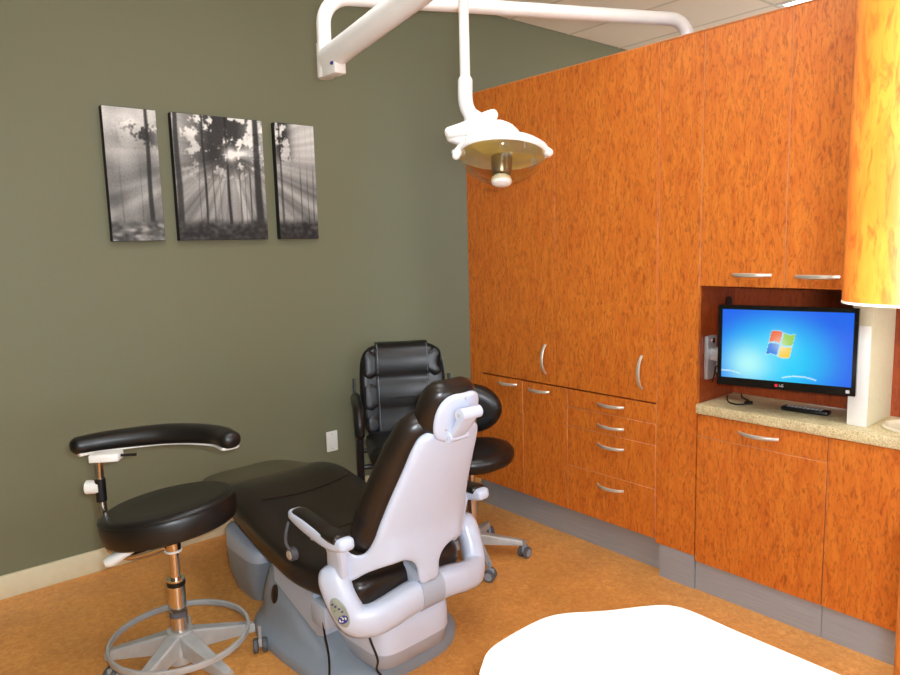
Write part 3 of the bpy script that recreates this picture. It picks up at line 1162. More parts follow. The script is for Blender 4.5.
A0 = math.atan2(RV.y, RV.x)
for k in range(5):
    a = math.radians(-3) + k * 2 * PI / 5
    star_leg(st, a, 0.035, 0.26, 0.178, 0.115, 0.026, 0.016, 0.07, 0.03, 'silver_base')
    caster(st, 0.262 * math.cos(a) + 0.012, 0.262 * math.sin(a) - 0.02, a + 1.2, 'silver_base', 1.0, stem=0.1)
RR, RZ = 0.228, 0.162
bm = BM()
tube(bm, [(RR * math.cos(2 * PI * k / 64), RR * math.sin(2 * PI * k / 64), RZ) for k in range(64)], 0.0115, 10, closed=True, up=(0, 0, 1), ratio=0.5, sq=4)
finish('foot_ring', bm, 'silver_base', st)
# support arm: post outside the seat, curved pad above
bm = BM()
pb = Vector((-0.155, 0.155, 0))          # post position, photo-left of the seat
post = catmull([(-0.02, 0.01, 0.49), (-0.09, 0.06, 0.466), (-0.135, 0.10, 0.462), (-0.168, 0.135, 0.495), (-0.172, 0.15, 0.58), (-0.172, 0.16, 0.70), (-0.17, 0.162, 0.792)], 6)
tube(bm, post, 0.014, 12)
finish('support_post', bm, 'chrome', st)
bm = BM()
c = Vector((-0.172, 0.16, 0.70))
cyl(bm, c, c - RV * 0.045, 0.022, 0.024)
finish('clamp_knob', bm, 'white_plastic', st)
bm = BM()
cyl(bm, c - Vector((0, 0, 0.05)), c + Vector((0, 0, 0.03)), 0.0175)
finish('clamp_collar', bm, 'black_plastic', st)
cl = Vector((-0.150, 0.150, 0.803))
mt = Matrix.Translation(cl) @ Matrix.Rotation(A0 + 0.12, 4, 'Z')
bm = BM()
box(bm, (-0.045, -0.03, -0.012), (0.05, 0.03, 0.014), 0.004, mat=mt)
finish('pad_clamp', bm, 'white_plastic', st)
bm = BM()
cyl(bm, mt @ Vector((0.05, 0, 0.002)), mt @ Vector((0.10, 0, 0.002)), 0.005)
finish('clamp_lever', bm, 'black_plastic', st)
padc = []
for u, off in ((-0.262, -0.03), (-0.2, 0.015), (-0.1, 0.06), (0.0, 0.085), (0.1, 0.075), (0.2, 0.035), (0.262, -0.03)):
    padc.append(RV * (u - 0.062) + FV * (off + 0.09) + Vector((0, 0, 0.832 + 0.012 * (u + 0.26))))
padp = catmull(padc, 6)
npd = len(padp)
bm = BM()
tube(bm, padp, [0.030 + 0.006 * math.sin(PI * k / (npd - 1)) for k in range(npd)], 18, up=(0, 0, 1), ratio=1.25, sq=2.4, endround=True)
pd = finish('support_pad', bm, 'seat_black', st, angle=60)
bm = BM()
tube(bm, [p - Vector((0, 0, 0.0265)) for p in padp], [0.0085] * npd, 10, up=(0, 0, 1), ratio=3.9, sq=3, endround=True)
finish('pad_tray', bm, 'white_plastic', pd)
bm = BM()
lv = [(-0.075, 0.02, 0.485), (-0.13, 0.045, 0.478), (-0.19, 0.07, 0.462)]
lv = [RV * p[0] - FV * p[1] + Vector((0, 0, p[2])) for p in [(-0.06, 0.02, 0.52), (-0.11, 0.05, 0.505), (-0.175, 0.085, 0.478), (-0.19, 0.095, 0.474)]]
tube(bm, lv, [0.006, 0.012, 0.02, 0.012], 12, up=(0, 0, 1), ratio=[1, 1.2, 1.2, 1.0])
for v in bm.verts:
    pass
finish('height_lever', bm, 'white_plastic', st)


# ------------------------------------------------------------------ dental chair
CX, CY = -1.21, -1.2
dc = thing('dental_chair', 'black and white reclining dental chair with headrest in the room centre', 'dental chair', (-1.2257, -1.2004, 0), math.radians(3))


def W(x, y, z):
    """world to chair-local"""
    return Vector((x - CX, y - CY, z))


def outline_ring(hw, y0, y1, z, sq=3.2, n=40, cx=0.0):
    cyy, hy = (y0 + y1) / 2, (y1 - y0) / 2
    out = []
    for k in range(n):
        a = 2 * PI * k / n
        c_, s_ = math.cos(a), math.sin(a)
        out.append((cx + hw * math.copysign(abs(c_) ** (2 / sq), c_), cyy + hy * math.copysign(abs(s_) ** (2 / sq), s_), z))
    return out


bm = BM()
rings_to_bm(bm, [outline_ring(0.32, -0.44, 0.33, 0.0, cx=-0.01), outline_ring(0.322, -0.442, 0.332, 0.03, cx=-0.01), outline_ring(0.31, -0.43, 0.325, 0.045, cx=-0.01), outline_ring(0.295, -0.40, 0.32, 0.055, cx=-0.01),
                 outline_ring(0.275, -0.33, 0.31, 0.08, cx=-0.01), outline_ring(0.26, -0.2, 0.28, 0.14, cx=-0.02), outline_ring(0.25, -0.13, 0.25, 0.2, cx=-0.02), outline_ring(0.235, -0.06, 0.22, 0.26, cx=-0.02), outline_ring(0.21, -0.0, 0.20, 0.30, cx=-0.02), outline_ring(0.15, 0.03, 0.17, 0.31)])
ba = finish('base', bm, 'chair_grey', dc, angle=60)
bm = BM()
ml = Matrix.Translation((-0.272, 0.075, 0.19)) @ Matrix.Rotation(math.radians(-80), 4, 'Y')
lathe(bm, [(0.036, -0.03), (0.036, 0.003), (0.028, 0.006), (0.0, 0.006)], 24, ml @ Matrix.Diagonal((1, 0.62, 1, 1)))
finish('badge', bm, 'badge', ba)

# lift skirt, seen on the stool side below the seat
sk_pts = [(-1.42, 0.145), (-1.464, 0.16), (-1.404, 0.29), (-1.13, 0.345), (-1.135, 0.25)]
bm = BM()
prism(bm, sk_pts, lambda s, t_, d: W(d, s, t_), CX - 0.275, CX + 0.255)
finish('lift_skirt', bm, 'chair_ltgrey', dc)
bx('side_bracket', W(-1.50, -1.50, 0.20), W(-1.44, -1.41, 0.28), 'chair_ltgrey', dc, bevel=0.006)
bm = BM()
box(bm, W(-1.36, -1.55, 0.16), W(-1.12, -1.30, 0.34), 0.03, 3)
finish('lift_arm', bm, 'chair_ltgrey', dc)

# rear pump cover: grey tray and white hood
bm = BM()
rings_to_bm(bm, [outline_ring(0.14, -0.45, -0.20, 0.056, 5, cx=-0.03), outline_ring(0.16, -0.475, -0.18, 0.075, 5, cx=-0.03), outline_ring(0.165, -0.482, -0.18, 0.13, 5, cx=-0.03)])
finish('rear_tray', bm, 'chair_ltgrey', dc, angle=50)
bm = BM()
rings_to_bm(bm, [outline_ring(0.168, -0.486, -0.17, 0.13, 5, cx=-0.03), outline_ring(0.168, -0.486, -0.17, 0.205, 5, cx=-0.03), outline_ring(0.16, -0.478, -0.17, 0.23, 5, cx=-0.03), outline_ring(0.13, -0.45, -0.18, 0.245, 5, cx=-0.03)])
rh = finish('rear_hood', bm, 'chair_white', dc, angle=50)

# seat and leg rest: one long upholstered body
secs = [  # y, top z, half width, thickness
    (-0.43, 0.335, 0.15, 0.05), (-0.425, 0.375, 0.20, 0.09), (-0.40, 0.40, 0.235, 0.12), (-0.34, 0.415, 0.255, 0.135), (-0.25, 0.42, 0.285, 0.15), (-0.10, 0.43, 0.30, 0.165),
    (0.05, 0.452, 0.295, 0.17), (0.18, 0.482, 0.29, 0.175), (0.30, 0.512, 0.285, 0.175), (0.38, 0.525, 0.28, 0.165), (0.46, 0.522, 0.275, 0.145), (0.53, 0.505, 0.265, 0.115), (0.555, 0.48, 0.25, 0.08)]


def cush_ring(y, z, hw, th, dip=0.014, n=44, tilt=0.0, sq=3.4):
    out = []
    for k in range(n):
        a = 2 * PI * k / n
        c_, s_ = math.cos(a), math.sin(a)
        x = hw * math.copysign(abs(c_) ** (2 / sq), c_)
        zz = (th / 2) * math.copysign(abs(s_) ** (2 / sq), s_)
        zd = -dip * (1 - min(1, (x / (hw * 0.75)) ** 2)) if s_ > 0 else 0
        out.append((x, y, z - th / 2 + zz + zd))
    return out


def resample(secs, n):
    p = catmull([(a, b, c_) for a, b, c_, d_ in secs], n)
    q = catmull([(a, d_, 0) for a, b, c_, d_ in secs], n)
    return [(a.x, a.y, a.z, b.y) for a, b in zip(p, q)]


bm = BM()
rings_to_bm(bm, [cush_ring(*s) for s in resample(secs, 4)])
seat = finish('seat', bm, 'leather', dc, angle=70)
tsecs = [(0.50, 0.475, 0.20, 0.05), (0.53, 0.49, 0.235, 0.08), (0.60, 0.488, 0.245, 0.085), (0.70, 0.476, 0.24, 0.08), (0.80, 0.464, 0.225, 0.075), (0.85, 0.456, 0.19, 0.065), (0.88, 0.445, 0.13, 0.05), (0.89, 0.435, 0.08, 0.03)]
bm = BM()
rings_to_bm(bm, [cush_ring(*s, dip=0.004) for s in resample(tsecs, 4)])
finish('toe_rest', bm, 'toe_reflection', dc, angle=70)
for yy, zz, hw in ((-0.02, 0.437, 0.22), (0.27, 0.5, 0.215)):
    bm = BM()
    tube(bm, [(hw * (-1 + 2 * k / 20), yy - 0.03 * math.cos(PI * (k - 10) / 24), zz - 0.012 * (1 - ((k - 10) / 10) ** 2) - 0.002) for k in range(21)], 0.0022, 6)
    finish('seam', bm, 'leather', seat)
# plate under leg rest
bm = BM()
rings_to_bm(bm, [outline_ring(0.22, -0.36, 0.16, 0.26, 5), outline_ring(0.23, -0.37, 0.17, 0.31, 5)])
finish('seat_pan', bm, 'black_plastic', dc)

# U-shaped support bar behind the seat
half = [(0.0, -0.458, 0.288), (0.09, -0.460, 0.285), (0.165, -0.455, 0.270), (0.225, -0.438, 0.260), (0.262, -0.405, 0.272), (0.280, -0.37, 0.335), (0.285, -0.342, 0.39), (0.286, -0.325, 0.44)]
path = [(-x * 1.08 + 0.035, y, z) for x, y, z in half[::-1]] + [(x * 1.08 + 0.035, y, z) for x, y, z in half[1:]]
pp = catmull(path, 5)
np_ = len(pp)
bm = BM()
rings = []
for i, p in enumerate(pp):
    t_ = (pp[min(i + 1, np_ - 1)] - pp[max(i - 1, 0)]).normalized()
    # section: broad outer face, leaning outwards
    outw = Vector((p.x * 0.9, -0.25 if abs(p.x) < 0.2 else -0.16, 0.0))
    outw = (outw - t_ * outw.dot(t_)).normalized()
    sidew = t_.cross(outw).normalized()
    e = min(i, np_ - 1 - i) / 6
    k = min(1, 0.35 + 0.65 * math.sqrt(max(0, 1 - (1 - min(1, e)) ** 2)))
    ring = []
    for q in range(20):
        a = 2 * PI * q / 20
        c_, s_ = math.cos(a), math.sin(a)
        c_ = math.copysign(abs(c_) ** 0.75, c_)
        s_ = math.copysign(abs(s_) ** 0.75, s_)
        ring.append(p + outw * (0.046 if abs(p.x) < 0.2 else 0.042) * c_ * k + sidew * (0.053 if abs(p.x) < 0.2 else 0.052) * s_ * k)
    rings.append(ring)
rings_to_bm(bm, rings)
bar = finish('support_bar', bm, 'chair_white', dc, angle=70)
bm = BM()
cp = [p for p in pp if abs(p.x - 0.025) < 0.062]
rings = []
for p in cp:
    ring = []
    for q in range(20):
        a = 2 * PI * q / 20
        c_, s_ = math.cos(a), math.sin(a)
        c_ = math.copysign(abs(c_) ** 0.75, c_)
        s_ = math.copysign(abs(s_) ** 0.75, s_)
        ring.append(p + Vector((0, -0.049 * c_, 0.0555 * s_)))
    rings.append(ring)
rings_to_bm(bm, rings)
finish('bar_cover', bm, 'chair_ltgrey', bar)
bm = BM()
tube(bm, [(0, -0.47, 0.325), (0, -0.41, 0.34), (0, -0.34, 0.32)], [0.045, 0.055, 0.05], 14, ratio=0.6, sq=4)
finish('pivot_housing', bm, 'chair_ltgrey', dc)

# control panel on the outer face of the bar, stool side
i0 = min(range(np_), key=lambda i: (pp[i] - Vector((-0.262, -0.39, 0.315))).length)
p = pp[i0]
t_ = (pp[i0 + 1] - pp[i0 - 1]).normalized()
outw = Vector((-0.28, -0.16, 0.0))
outw = (outw - t_ * outw.dot(t_)).normalized()
upv = -t_ if t_.z < 0 else t_
sidev = upv.cross(outw).normalized()
PM = Matrix((sidev, upv, outw)).transposed().to_4x4()
PM.translation = p + outw * 0.0405
cpn_bm = BM()
lathe(cpn_bm, [(0.0, -0.004), (1.0, -0.004), (1.0, 0.0015), (0.96, 0.0025), (0.0, 0.0027)], 32, PM @ Matrix.Diagonal((0.027, 0.052, 1, 1)))
cpn = finish('control_panel', cpn_bm, 'panel_grey', bar)
cpn['label'] = 'grey oval button panel with a blue emblem'
bm = BM()
lathe(bm, [(0.0, 0.0), (1.0, 0.0), (1.0, 0.0036), (0.0, 0.0036)], 28, PM @ Matrix.Translation((0.001, -0.024, 0)) @ Matrix.Diagonal((0.0195, 0.0135, 1, 1)))
finish('emblem', bm, 'blue', cpn)
bm = BM()
for px_, py_, w_, h_ in ((-0.011, -0.024, 0.003, 0.005), (-0.004, -0.029, 0.004, 0.002), (0.003, -0.021, 0.003, 0.004), (0.012, -0.024, 0.003, 0.005), (0.0, -0.0145, 0.004, 0.0015)):
    lathe(bm, [(0, 0), (1, 0), (1, 0.0042), (0, 0.0042)], 12, PM @ Matrix.Translation((px_, py_, 0)) @ Matrix.Diagonal((w_, h_, 1, 1)))
finish('emblem_mark', bm, 'white_plastic', cpn)
for bx_, by_ in ((-0.009, 0.034), (-0.002, 0.024), (0.006, 0.012), (0.012, 0.0)):
    bm = BM()
    lathe(bm, [(0, 0), (1, 0), (1, 0.0042), (0, 0.0042)], 12, PM @ Matrix.Translation((bx_, by_, 0)) @ Matrix.Diagonal((0.0048, 0.0032, 1, 1)))
    finish('button', bm, 'ink', cpn)
bm = BM()
lathe(bm, [(0, 0), (1, 0), (1, 0.0042), (0, 0.0042)], 12, PM @ Matrix.Translation((-0.012, 0.012, 0)) @ Matrix.Diagonal((0.004, 0.003, 1, 1)))
finish('indicator', bm, 'green_led', cpn)
bm = BM()
lathe(bm, [(0, -0.005), (0.014, -0.005), (0.013, 0.004), (0, 0.005)], 16, Matrix.Translation((0.368, -0.39, 0.325)) @ Matrix.Rotation(PI / 2, 4, 'Y'))
finish('side_button', bm, 'rubber', bar)

# backrest: reclined frame of reference
PROF = [(0.30, -0.50), (0.37, -0.50), (0.44, -0.497), (0.54, -0.503), (0.655, -0.54), (0.78, -0.592), (0.90, -0.642), (1.0, -0.685)]


def yc(z):
    for (z0, y0), (z1, y1) in zip(PROF, PROF[1:]):
        if z <= z1 or z1 == PROF[-1][0]:
            return y0 + (y1 - y0) * (z - z0) / (z1 - z0)


def yb(z):
    return (yc(z - 0.04) + 2 * yc(z) + yc(z + 0.04)) / 4 if 0.34 < z < 0.96 else yc(z)


def back_fn(base, wrap):
    def f(s, z, d):
        sl = (yb(z + 0.02) - yb(z - 0.02)) / 0.04
        n_ = Vector((0, -1, sl)).normalized()
        a = abs(s)
        low = sstep(0.56, 0.46, z)
        fw = 0.9 * s * s * (1 - low) + low * (0.45 * s * s + wrap * max(0, a - 0.13) ** 1.5)
        return Vector((s * 1.07 + 0.014, yb(z) + fw, z)) + n_ * (base + d)
    return f


# upholstery
cush = [(0.0, 0.455), (0.12, 0.455), (0.185, 0.465), (0.218, 0.50), (0.222, 0.57), (0.205, 0.68), (0.185, 0.78), (0.165, 0.86), (0.138, 0.915), (0.085, 0.945), (0.04, 0.952)]
cush = cush + [(0.0, 0.953)] + [(-a, b) for a, b in cush[1:][::-1]]
bm = BM()
shell(bm, smooth_outline(cush, 4), back_fn(-0.065, 2.6), 0.048, 0.05, 0.05, 0.022)
finish('backrest', bm, 'leather', dc, angle=75)
# white moulded shell with two openings at its foot
sh = [(0.0, 0.335), (0.03, 0.337), (0.042, 0.36), (0.045, 0.395), (0.062, 0.425), (0.10, 0.443), (0.15, 0.440), (0.195, 0.420), (0.225, 0.392), (0.247, 0.380), (0.264, 0.398), (0.270, 0.44),
      (0.267, 0.478), (0.256, 0.498), (0.241, 0.496), (0.230, 0.484), (0.216, 0.478), (0.201, 0.487), (0.19, 0.52), (0.178, 0.585), (0.160, 0.68), (0.142, 0.78), (0.13, 0.85), (0.112, 0.89), (0.07, 0.903), (0.03, 0.892)]
sh = sh + [(0.0, 0.888)] + [(-a, b) for a, b in sh[1:][::-1]]
bm = BM()
shell(bm, smooth_outline(sh, 4), back_fn(-0.012, 2.6), 0.016, 0.016, 0.02, 0.016)
bs = finish('back_shell', bm, 'chair_white', dc, angle=75)
# lugs joining shell ears to the bar ends
for sg in (-1, 1):
    bm = BM()
    tube(bm, catmull([(sg * 0.245, -0.35, 0.385), (sg * 0.250, -0.345, 0.41), (sg * 0.254, -0.335, 0.44)], 4), [0.024] * 9, 14, ratio=1.3, sq=3, endround=True)
    finish('hinge_lug', bm, 'chair_white', bs)

# headrest
HT = math.radians(21)
HC = Vector((-0.004, -0.668, 0.948))
ht = Vector((0, -math.sin(HT), math.cos(HT)))
hn = Vector((0, -math.cos(HT), -math.sin(HT)))


def head_fn(base, curv):
    def f(s, t_, d):
        return HC + Vector((s, 0, 0)) + ht * t_ + hn * (base + d - curv * s * s)
    return f


ho = [(0.0, -0.085), (0.055, -0.083), (0.088, -0.065), (0.106, -0.02), (0.104, 0.04), (0.086, 0.084), (0.052, 0.106)]
ho = ho + [(0, 0.108)] + [(-a, b) for a, b in ho[1:][::-1]]
bm = BM()
shell(bm, smooth_outline(ho, 5), head_fn(-0.04, 1.6), 0.041, 0.055, 0.05, 0.016)
hd = finish('headrest', bm, 'leather', dc, angle=75)
hp = [(0.0, -0.08), (0.045, -0.078), (0.074, -0.057), (0.088, -0.01), (0.086, 0.04), (0.068, 0.074), (0.038, 0.088)]
hp = hp + [(0, 0.088)] + [(-a, b) for a, b in hp[1:][::-1]]
bm = BM()
shell(bm, smooth_outline(hp, 4), head_fn(0.002, 1.2), 0.012, 0.006, 0.012, 0.016)
pl = finish('headrest_plate', bm, 'chair_white', hd, angle=75)
for s_, t_ in ((-0.045, -0.03), (0.0, 0.075)):
    bm = BM()
    q = HC + Vector((s_, 0, 0)) + ht * t_ + hn * (0.013 - 1.2 * s_ * s_)
    cyl(bm, q, q + hn * 0.004, 0.004, seg=10)
    finish('screw', bm, 'grey_mark', pl)
# articulated link from shell top to plate
j0 = Vector((0.004, -0.655, 0.885))
j1 = HC + ht * 0.04 + hn * 0.045
bm = BM()
tube(bm, [j0, j0.lerp(j1, 0.5) + hn * 0.006, j1], [0.034, 0.034, 0.036], 14, up=(1, 0, 0), ratio=0.4, sq=4)
lk = finish('headrest_link', bm, 'chair_white', dc)
for q, hw, rr_ in ((j1, 0.042, 0.02), (j0, 0.04, 0.018)):
    bm = BM()
    cyl(bm, q - Vector((hw, 0, 0)), q + Vector((hw, 0, 0)), rr_, seg=22)
    pv = finish('pivot', bm, 'chair_white', lk)
    bm = BM()
    cyl(bm, q - Vector((hw + 0.002, 0, 0)), q - Vector((hw - 0.002, 0, 0)), 0.007, seg=12)
    finish('pivot_bolt', bm, 'grey_mark', lk)

# armrests
for sg in (-1, 1):
    ax = 0.298 * sg + (0.02 if sg > 0 else 0)
    bm = BM()
    y0_, y1_, az = -0.458, -0.16, 0.57
    pth = catmull([(ax, y0_, az - 0.012), (ax, y0_ + 0.06, az - 0.018), (ax, (y0_ + y1_) / 2, az - 0.008), (ax, y1_ - 0.06, az + 0.004), (ax, y1_, az + 0.012)], 5)
    n_ = len(pth)
    tube(bm, pth, [0.014 + 0.014 * math.sin(PI * (0.18 + 0.72 * k / (n_ - 1))) for k in range(n_)], 18, up=(0, 0, 1), ratio=[0.036 / (0.014 + 0.014 * math.sin(PI * (0.18 + 0.72 * k / (n_ - 1)))) * (0.8 + 0.2 * math.sin(PI * k / (n_ - 1))) for k in range(n_)], sq=3.4, endround=True)
    shl = finish('armrest', bm, 'chair_white', dc, angle=65)
    bm = BM()
    pth2 = catmull([(ax, y0_ + 0.025, az + 0.0), (ax, y0_ + 0.09, az - 0.002), (ax, (y0_ + y1_) / 2, az + 0.008), (ax, y1_ - 0.05, az + 0.018), (ax, y1_ - 0.02, az + 0.018)], 5)
    tube(bm, pth2, 0.018, 16, up=(0, 0, 1), ratio=[2.0 - 0.5 * k / 20 for k in range(21)], sq=2.6, endround=True)
    finish('arm_pad', bm, 'leather', shl, angle=65)
    bm = BM()
    tube(bm, [(sg * 0.262, -0.35, 0.42), (sg * 0.270, -0.36, 0.48), (sg * 0.285, -0.365, 0.555)], [0.045, 0.043, 0.045], 16, up=(0, 1, 0), ratio=0.4, sq=4)
    finish('arm_post', bm, 'chair_white', shl)
    bm = BM()
    cyl(bm, (ax, -0.285, 0.528), (ax, -0.285, 0.555), 0.02, 0.025)
    finish('arm_stop', bm, 'chair_white', shl)
bm = BM()
a0 = Vector((-0.322, -0.15, 0.555))
tube(bm, catmull([a0, a0 + Vector((-0.012, 0.0, -0.035)), a0 + Vector((-0.012, 0.005, -0.075)), a0 + Vector((0, 0.0, -0.105))], 4), 0.0055, 8)
cyl(bm, a0 + Vector((-0.005, 0.0, -0.12)), a0 + Vector((0.018, 0, -0.12)), 0.022, 0.024)
finish('adjuster_knob', bm, 'rubber', dc)
bm = BM()
cyl(bm, a0 + Vector((-0.008, 0.0, -0.12)), a0 + Vector((-0.004, 0, -0.12)), 0.014, 0.017)
finish('knob_cap', bm, 'nickel', dc)

# cords hanging under the chair
bm = BM()
tube(bm, catmull([W(-1.49, -1.47, 0.26), W(-1.50, -1.49, 0.2), W(-1.505, -1.52, 0.12), W(-1.52, -1.54, 0.05), W(-1.54, -1.57, 0.006), W(-1.52, -1.68, 0.006), W(-1.45, -1.74, 0.006)], 5), 0.004, 6)
finish('cord', bm, 'black_plastic', dc)
bm = BM()
tube(bm, catmull([W(-1.43, -1.635, 0.25), W(-1.43, -1.66, 0.20), W(-1.42, -1.68, 0.14), W(-1.41, -1.66, 0.09), W(-1.39, -1.68, 0.05), W(-1.38, -1.72, 0.006), W(-1.33, -1.78, 0.006)], 5), 0.004, 6)
finish('cord', bm, 'black_plastic', dc)

# utility box on the floor under the toe end
ub = thing('utility_box', 'light grey floor utility box under the foot of the dental chair', 'box', (-1.365, -0.71, 0))
bm = BM()
rings_to_bm(bm, [outline_ring(0.07, -0.10, 0.13, 0.0, 4.5), outline_ring(0.095, -0.14, 0.15, 0.08, 4.5), outline_ring(0.105, -0.17, 0.155, 0.17, 4.5), outline_ring(0.105, -0.18, 0.155, 0.20, 4.5)])
finish('body', bm, 'chair_grey', ub, angle=50)
bm = BM()
rings_to_bm(bm, [[(x, y, z + 0.28 * (y + 0.2) * 0.45) if k else (x, y, z) for x, y, z in outline_ring(h, -0.18 + dd, 0.155 - dd, 0.20 + zz, 4.5)] for k, (h, dd, zz) in enumerate(((0.105, 0, 0), (0.105, 0, 0.03), (0.098, 0.008, 0.042), (0.08, 0.03, 0.046)))])
finish('lid', bm, 'chair_ltgrey', ub, angle=50)


# ------------------------------------------------------------------ assistant stool behind the dental chair
AX, AY = -0.475, -1.12
asf = math.atan2(-0.76, -0.64)     # the way the sitter faces
t = thing('assistant_stool', 'black wheeled stool with an oval backrest behind the dental chair', 'stool', (AX, AY, 0))
bm = BM()
prof = [(0.0, -0.04), (0.17, -0.04), (0.195, -0.03), (0.205, -0.005), (0.203, 0.015), (0.19, 0.032), (0.16, 0.038), (0.08, 0.036), (0.0, 0.034)]
lathe(bm, prof, 40, Matrix.Translation((0, 0, 0.505)) @ Matrix.Rotation(math.radians(-4), 4, FV))
finish('seat', bm, 'leather_black', t, angle=60)
bm = BM()
cyl(bm, (0, 0, 0.12), (0, 0, 0.30), 0.027)
cyl(bm, (0, 0, 0.30), (0, 0, 0.47), 0.015)
finish('gas_lift', bm, 'chrome', t)
bm = BM()
lathe(bm, [(0, 0.07), (0.045, 0.07), (0.045, 0.12), (0.035, 0.15), (0, 0.15)], 20)
finish('hub', bm, 'silver_base', t)
aa = math.atan2(-1.274 - AY, -0.307 - AX)
for k in range(5):
    a = aa + k * 2 * PI / 5
    star_leg(t, a, 0.035, 0.235, 0.125, 0.085, 0.024, 0.014, 0.05, 0.022, 'silver_base')
    caster(t, 0.245 * math.cos(a), 0.245 * math.sin(a), a + 0.9, 'chair_grey', 1.0, stem=0.085)
bdir = Vector((0.64, 0.76, 0)) * 1.0
bm = BM()
bdn = Vector((0.66, 0.75, 0)).normalized()
bsd = Vector((bdn.y, -bdn.x, 0))
bc_ = bdn * 0.19 + bsd * 0.0 + Vector((0, 0, 0.685))
ov = [(0.158 * math.cos(a), 0.125 * math.sin(a)) for a in [2 * PI * k / 32 for k in range(32)]]
shell(bm, ov, lambda s, t_, d: bc_ + bsd * s + Vector((0, 0, 1)) * t_ + bdn * (d - 0.9 * s * s), 0.03, 0.045, 0.06, 0.022)
finish('backrest', bm, 'leather_black', t, angle=75)
bm = BM()
tube(bm, catmull([bdn * 0.05 + Vector((0, 0, 0.435)), bdn * 0.2 + Vector((0, 0, 0.44)), bdn * 0.25 + Vector((0, 0, 0.5)), bdn * 0.25 + Vector((0, 0, 0.6)), bdn * 0.225 + Vector((0, 0, 0.68))], 5), 0.012, 10)
finish('back_post', bm, 'black_plastic', t)

# ------------------------------------------------------------------ guest armchair in the corner
GX, GY = -0.37, -0.50
gr = math.atan2(0.87, 0.49)       # direction from seat to backrest
t = thing('guest_armchair', 'black leather armchair standing against the green wall', 'armchair', (GX, GY, 0), gr - PI / 2)
# local: +y towards the backrest, x across
bm = BM()
shell(bm, rrect(0.235, 0.235, 0.07, 5, 0, -0.02), lambda s, t_, d: Vector((s, t_, 0.405 + d - 0.02 * (t_ + 0.2))), 0.055, 0.05, 0.06, 0.03)
finish('seat', bm, 'leather_black', t, angle=75)
gl = math.radians(9)


def gback(base):
    def f(s, t_, d):
        return Vector((s, 0.205 + math.sin(gl) * t_, 0.42 + math.cos(gl) * t_)) + Vector((0, -math.cos(gl), math.sin(gl))) * (d + base + 0.55 * s * s)
    return f


gb = [(0.0, 0.0), (0.17, 0.0), (0.22, 0.03), (0.24, 0.12), (0.246, 0.24), (0.244, 0.36), (0.232, 0.44), (0.195, 0.495), (0.13, 0.515)]
gb = gb + [(0, 0.517)] + [(-a, b) for a, b in gb[1:][::-1]]
bm = BM()
shell(bm, smooth_outline(gb, 4), gback(0.0), 0.035, 0.045, 0.05, 0.025)
gk = finish('backrest', bm, 'leather_black', t, angle=75)
# head cushion, lumbar cushion and the centre flap over the top
for nm, z0, z1, hw, th, hf in (('head_cushion', 0.312, 0.492, 0.226, 0.022, 0.02), ('lumbar_cushion', 0.13, 0.308, 0.228, 0.018, 0.02), ('low_cushion', 0.0, 0.126, 0.22, 0.018, 0.02)):
    bm = BM()
    shell(bm, rrect(hw, (z1 - z0) / 2, 0.045, 5, 0, (z0 + z1) / 2), gback(0.022), th, 0.01, 0.04, 0.022)
    finish(nm, bm, 'leather_black', gk, angle=75)
bm = BM()
rings = []
for z, off in ((0.02, 0.05), (0.08, 0.054), (0.145, 0.044), (0.16, 0.048), (0.23, 0.056), (0.30, 0.05), (0.32, 0.044), (0.34, 0.052), (0.41, 0.06), (0.48, 0.054), (0.515, 0.035), (0.53, 0.0), (0.525, -0.04)):
    f = gback(off)
    rings.append([f(s, z, 0) for s in (-0.15, -0.075, 0, 0.075, 0.15)] + [f(s, z, -0.012) for s in (0.15, 0.075, 0, -0.075, -0.15)])
rings_to_bm(bm, rings)
fp = finish('centre_flap', bm, 'leather_black', gk, angle=60)
bm = BM()
for sg in (-1, 1):
    pts = []
    for z, off in ((0.03, 0.052), (0.08, 0.056), (0.145, 0.046), (0.23, 0.058), (0.30, 0.052), (0.32, 0.046), (0.41, 0.062), (0.48, 0.056), (0.513, 0.037)):
        pts.append(gback(off + 0.0005)(sg * 0.142, z, 0))
    tube(bm, catmull(pts, 3), 0.0016, 5)
finish('stitching', bm, 'chair_grey', fp)
bx('lumbar_crease', (-0.06, 0.1, 0.648), (0.06, 0.108, 0.652), 'black_plastic', gk)
for sg in (-1, 1):
    x = sg * 0.275
    bm = BM()
    # steel strap frame: back post, arm, front leg as one hoop
    tube(bm, catmull([(x, 0.22, 0.01), (x, 0.215, 0.3), (x, 0.235, 0.55), (x, 0.255, 0.745)], 5), 0.013, 10, sq=3, up=(0, 1, 0), ratio=0.7)
    finish('back_post', bm, 'black_plastic', t)
    bm = BM()
    tube(bm, catmull([(x, -0.09, 0.01), (x, -0.09, 0.3), (x, -0.09, 0.52), (x, -0.07, 0.58), (x, 0.0, 0.605), (x, 0.12, 0.615), (x, 0.235, 0.62)], 5), 0.019, 10, sq=3, up=(1, 0, 0), ratio=1.3)
    finish('leg', bm, 'black_plastic', t)
    bm = BM()
    tube(bm, catmull([(x, -0.115, 0.515), (x, -0.112, 0.57), (x, -0.075, 0.622), (x, 0.0, 0.64), (x, 0.1, 0.645), (x, 0.17, 0.645)], 5), 0.029, 14, ratio=1.25, up=(1, 0, 0), endround=True)
    finish('arm_pad', bm, 'leather_black', t, angle=65)
bm = BM()
tube(bm, [(-0.265, 0.215, 0.33), (0.265, 0.215, 0.33)], 0.014, 8)
tube(bm, [(-0.265, -0.09, 0.33), (0.265, -0.09, 0.33)], 0.014, 8)
finish('cross_rail', bm, 'black_plastic', t)

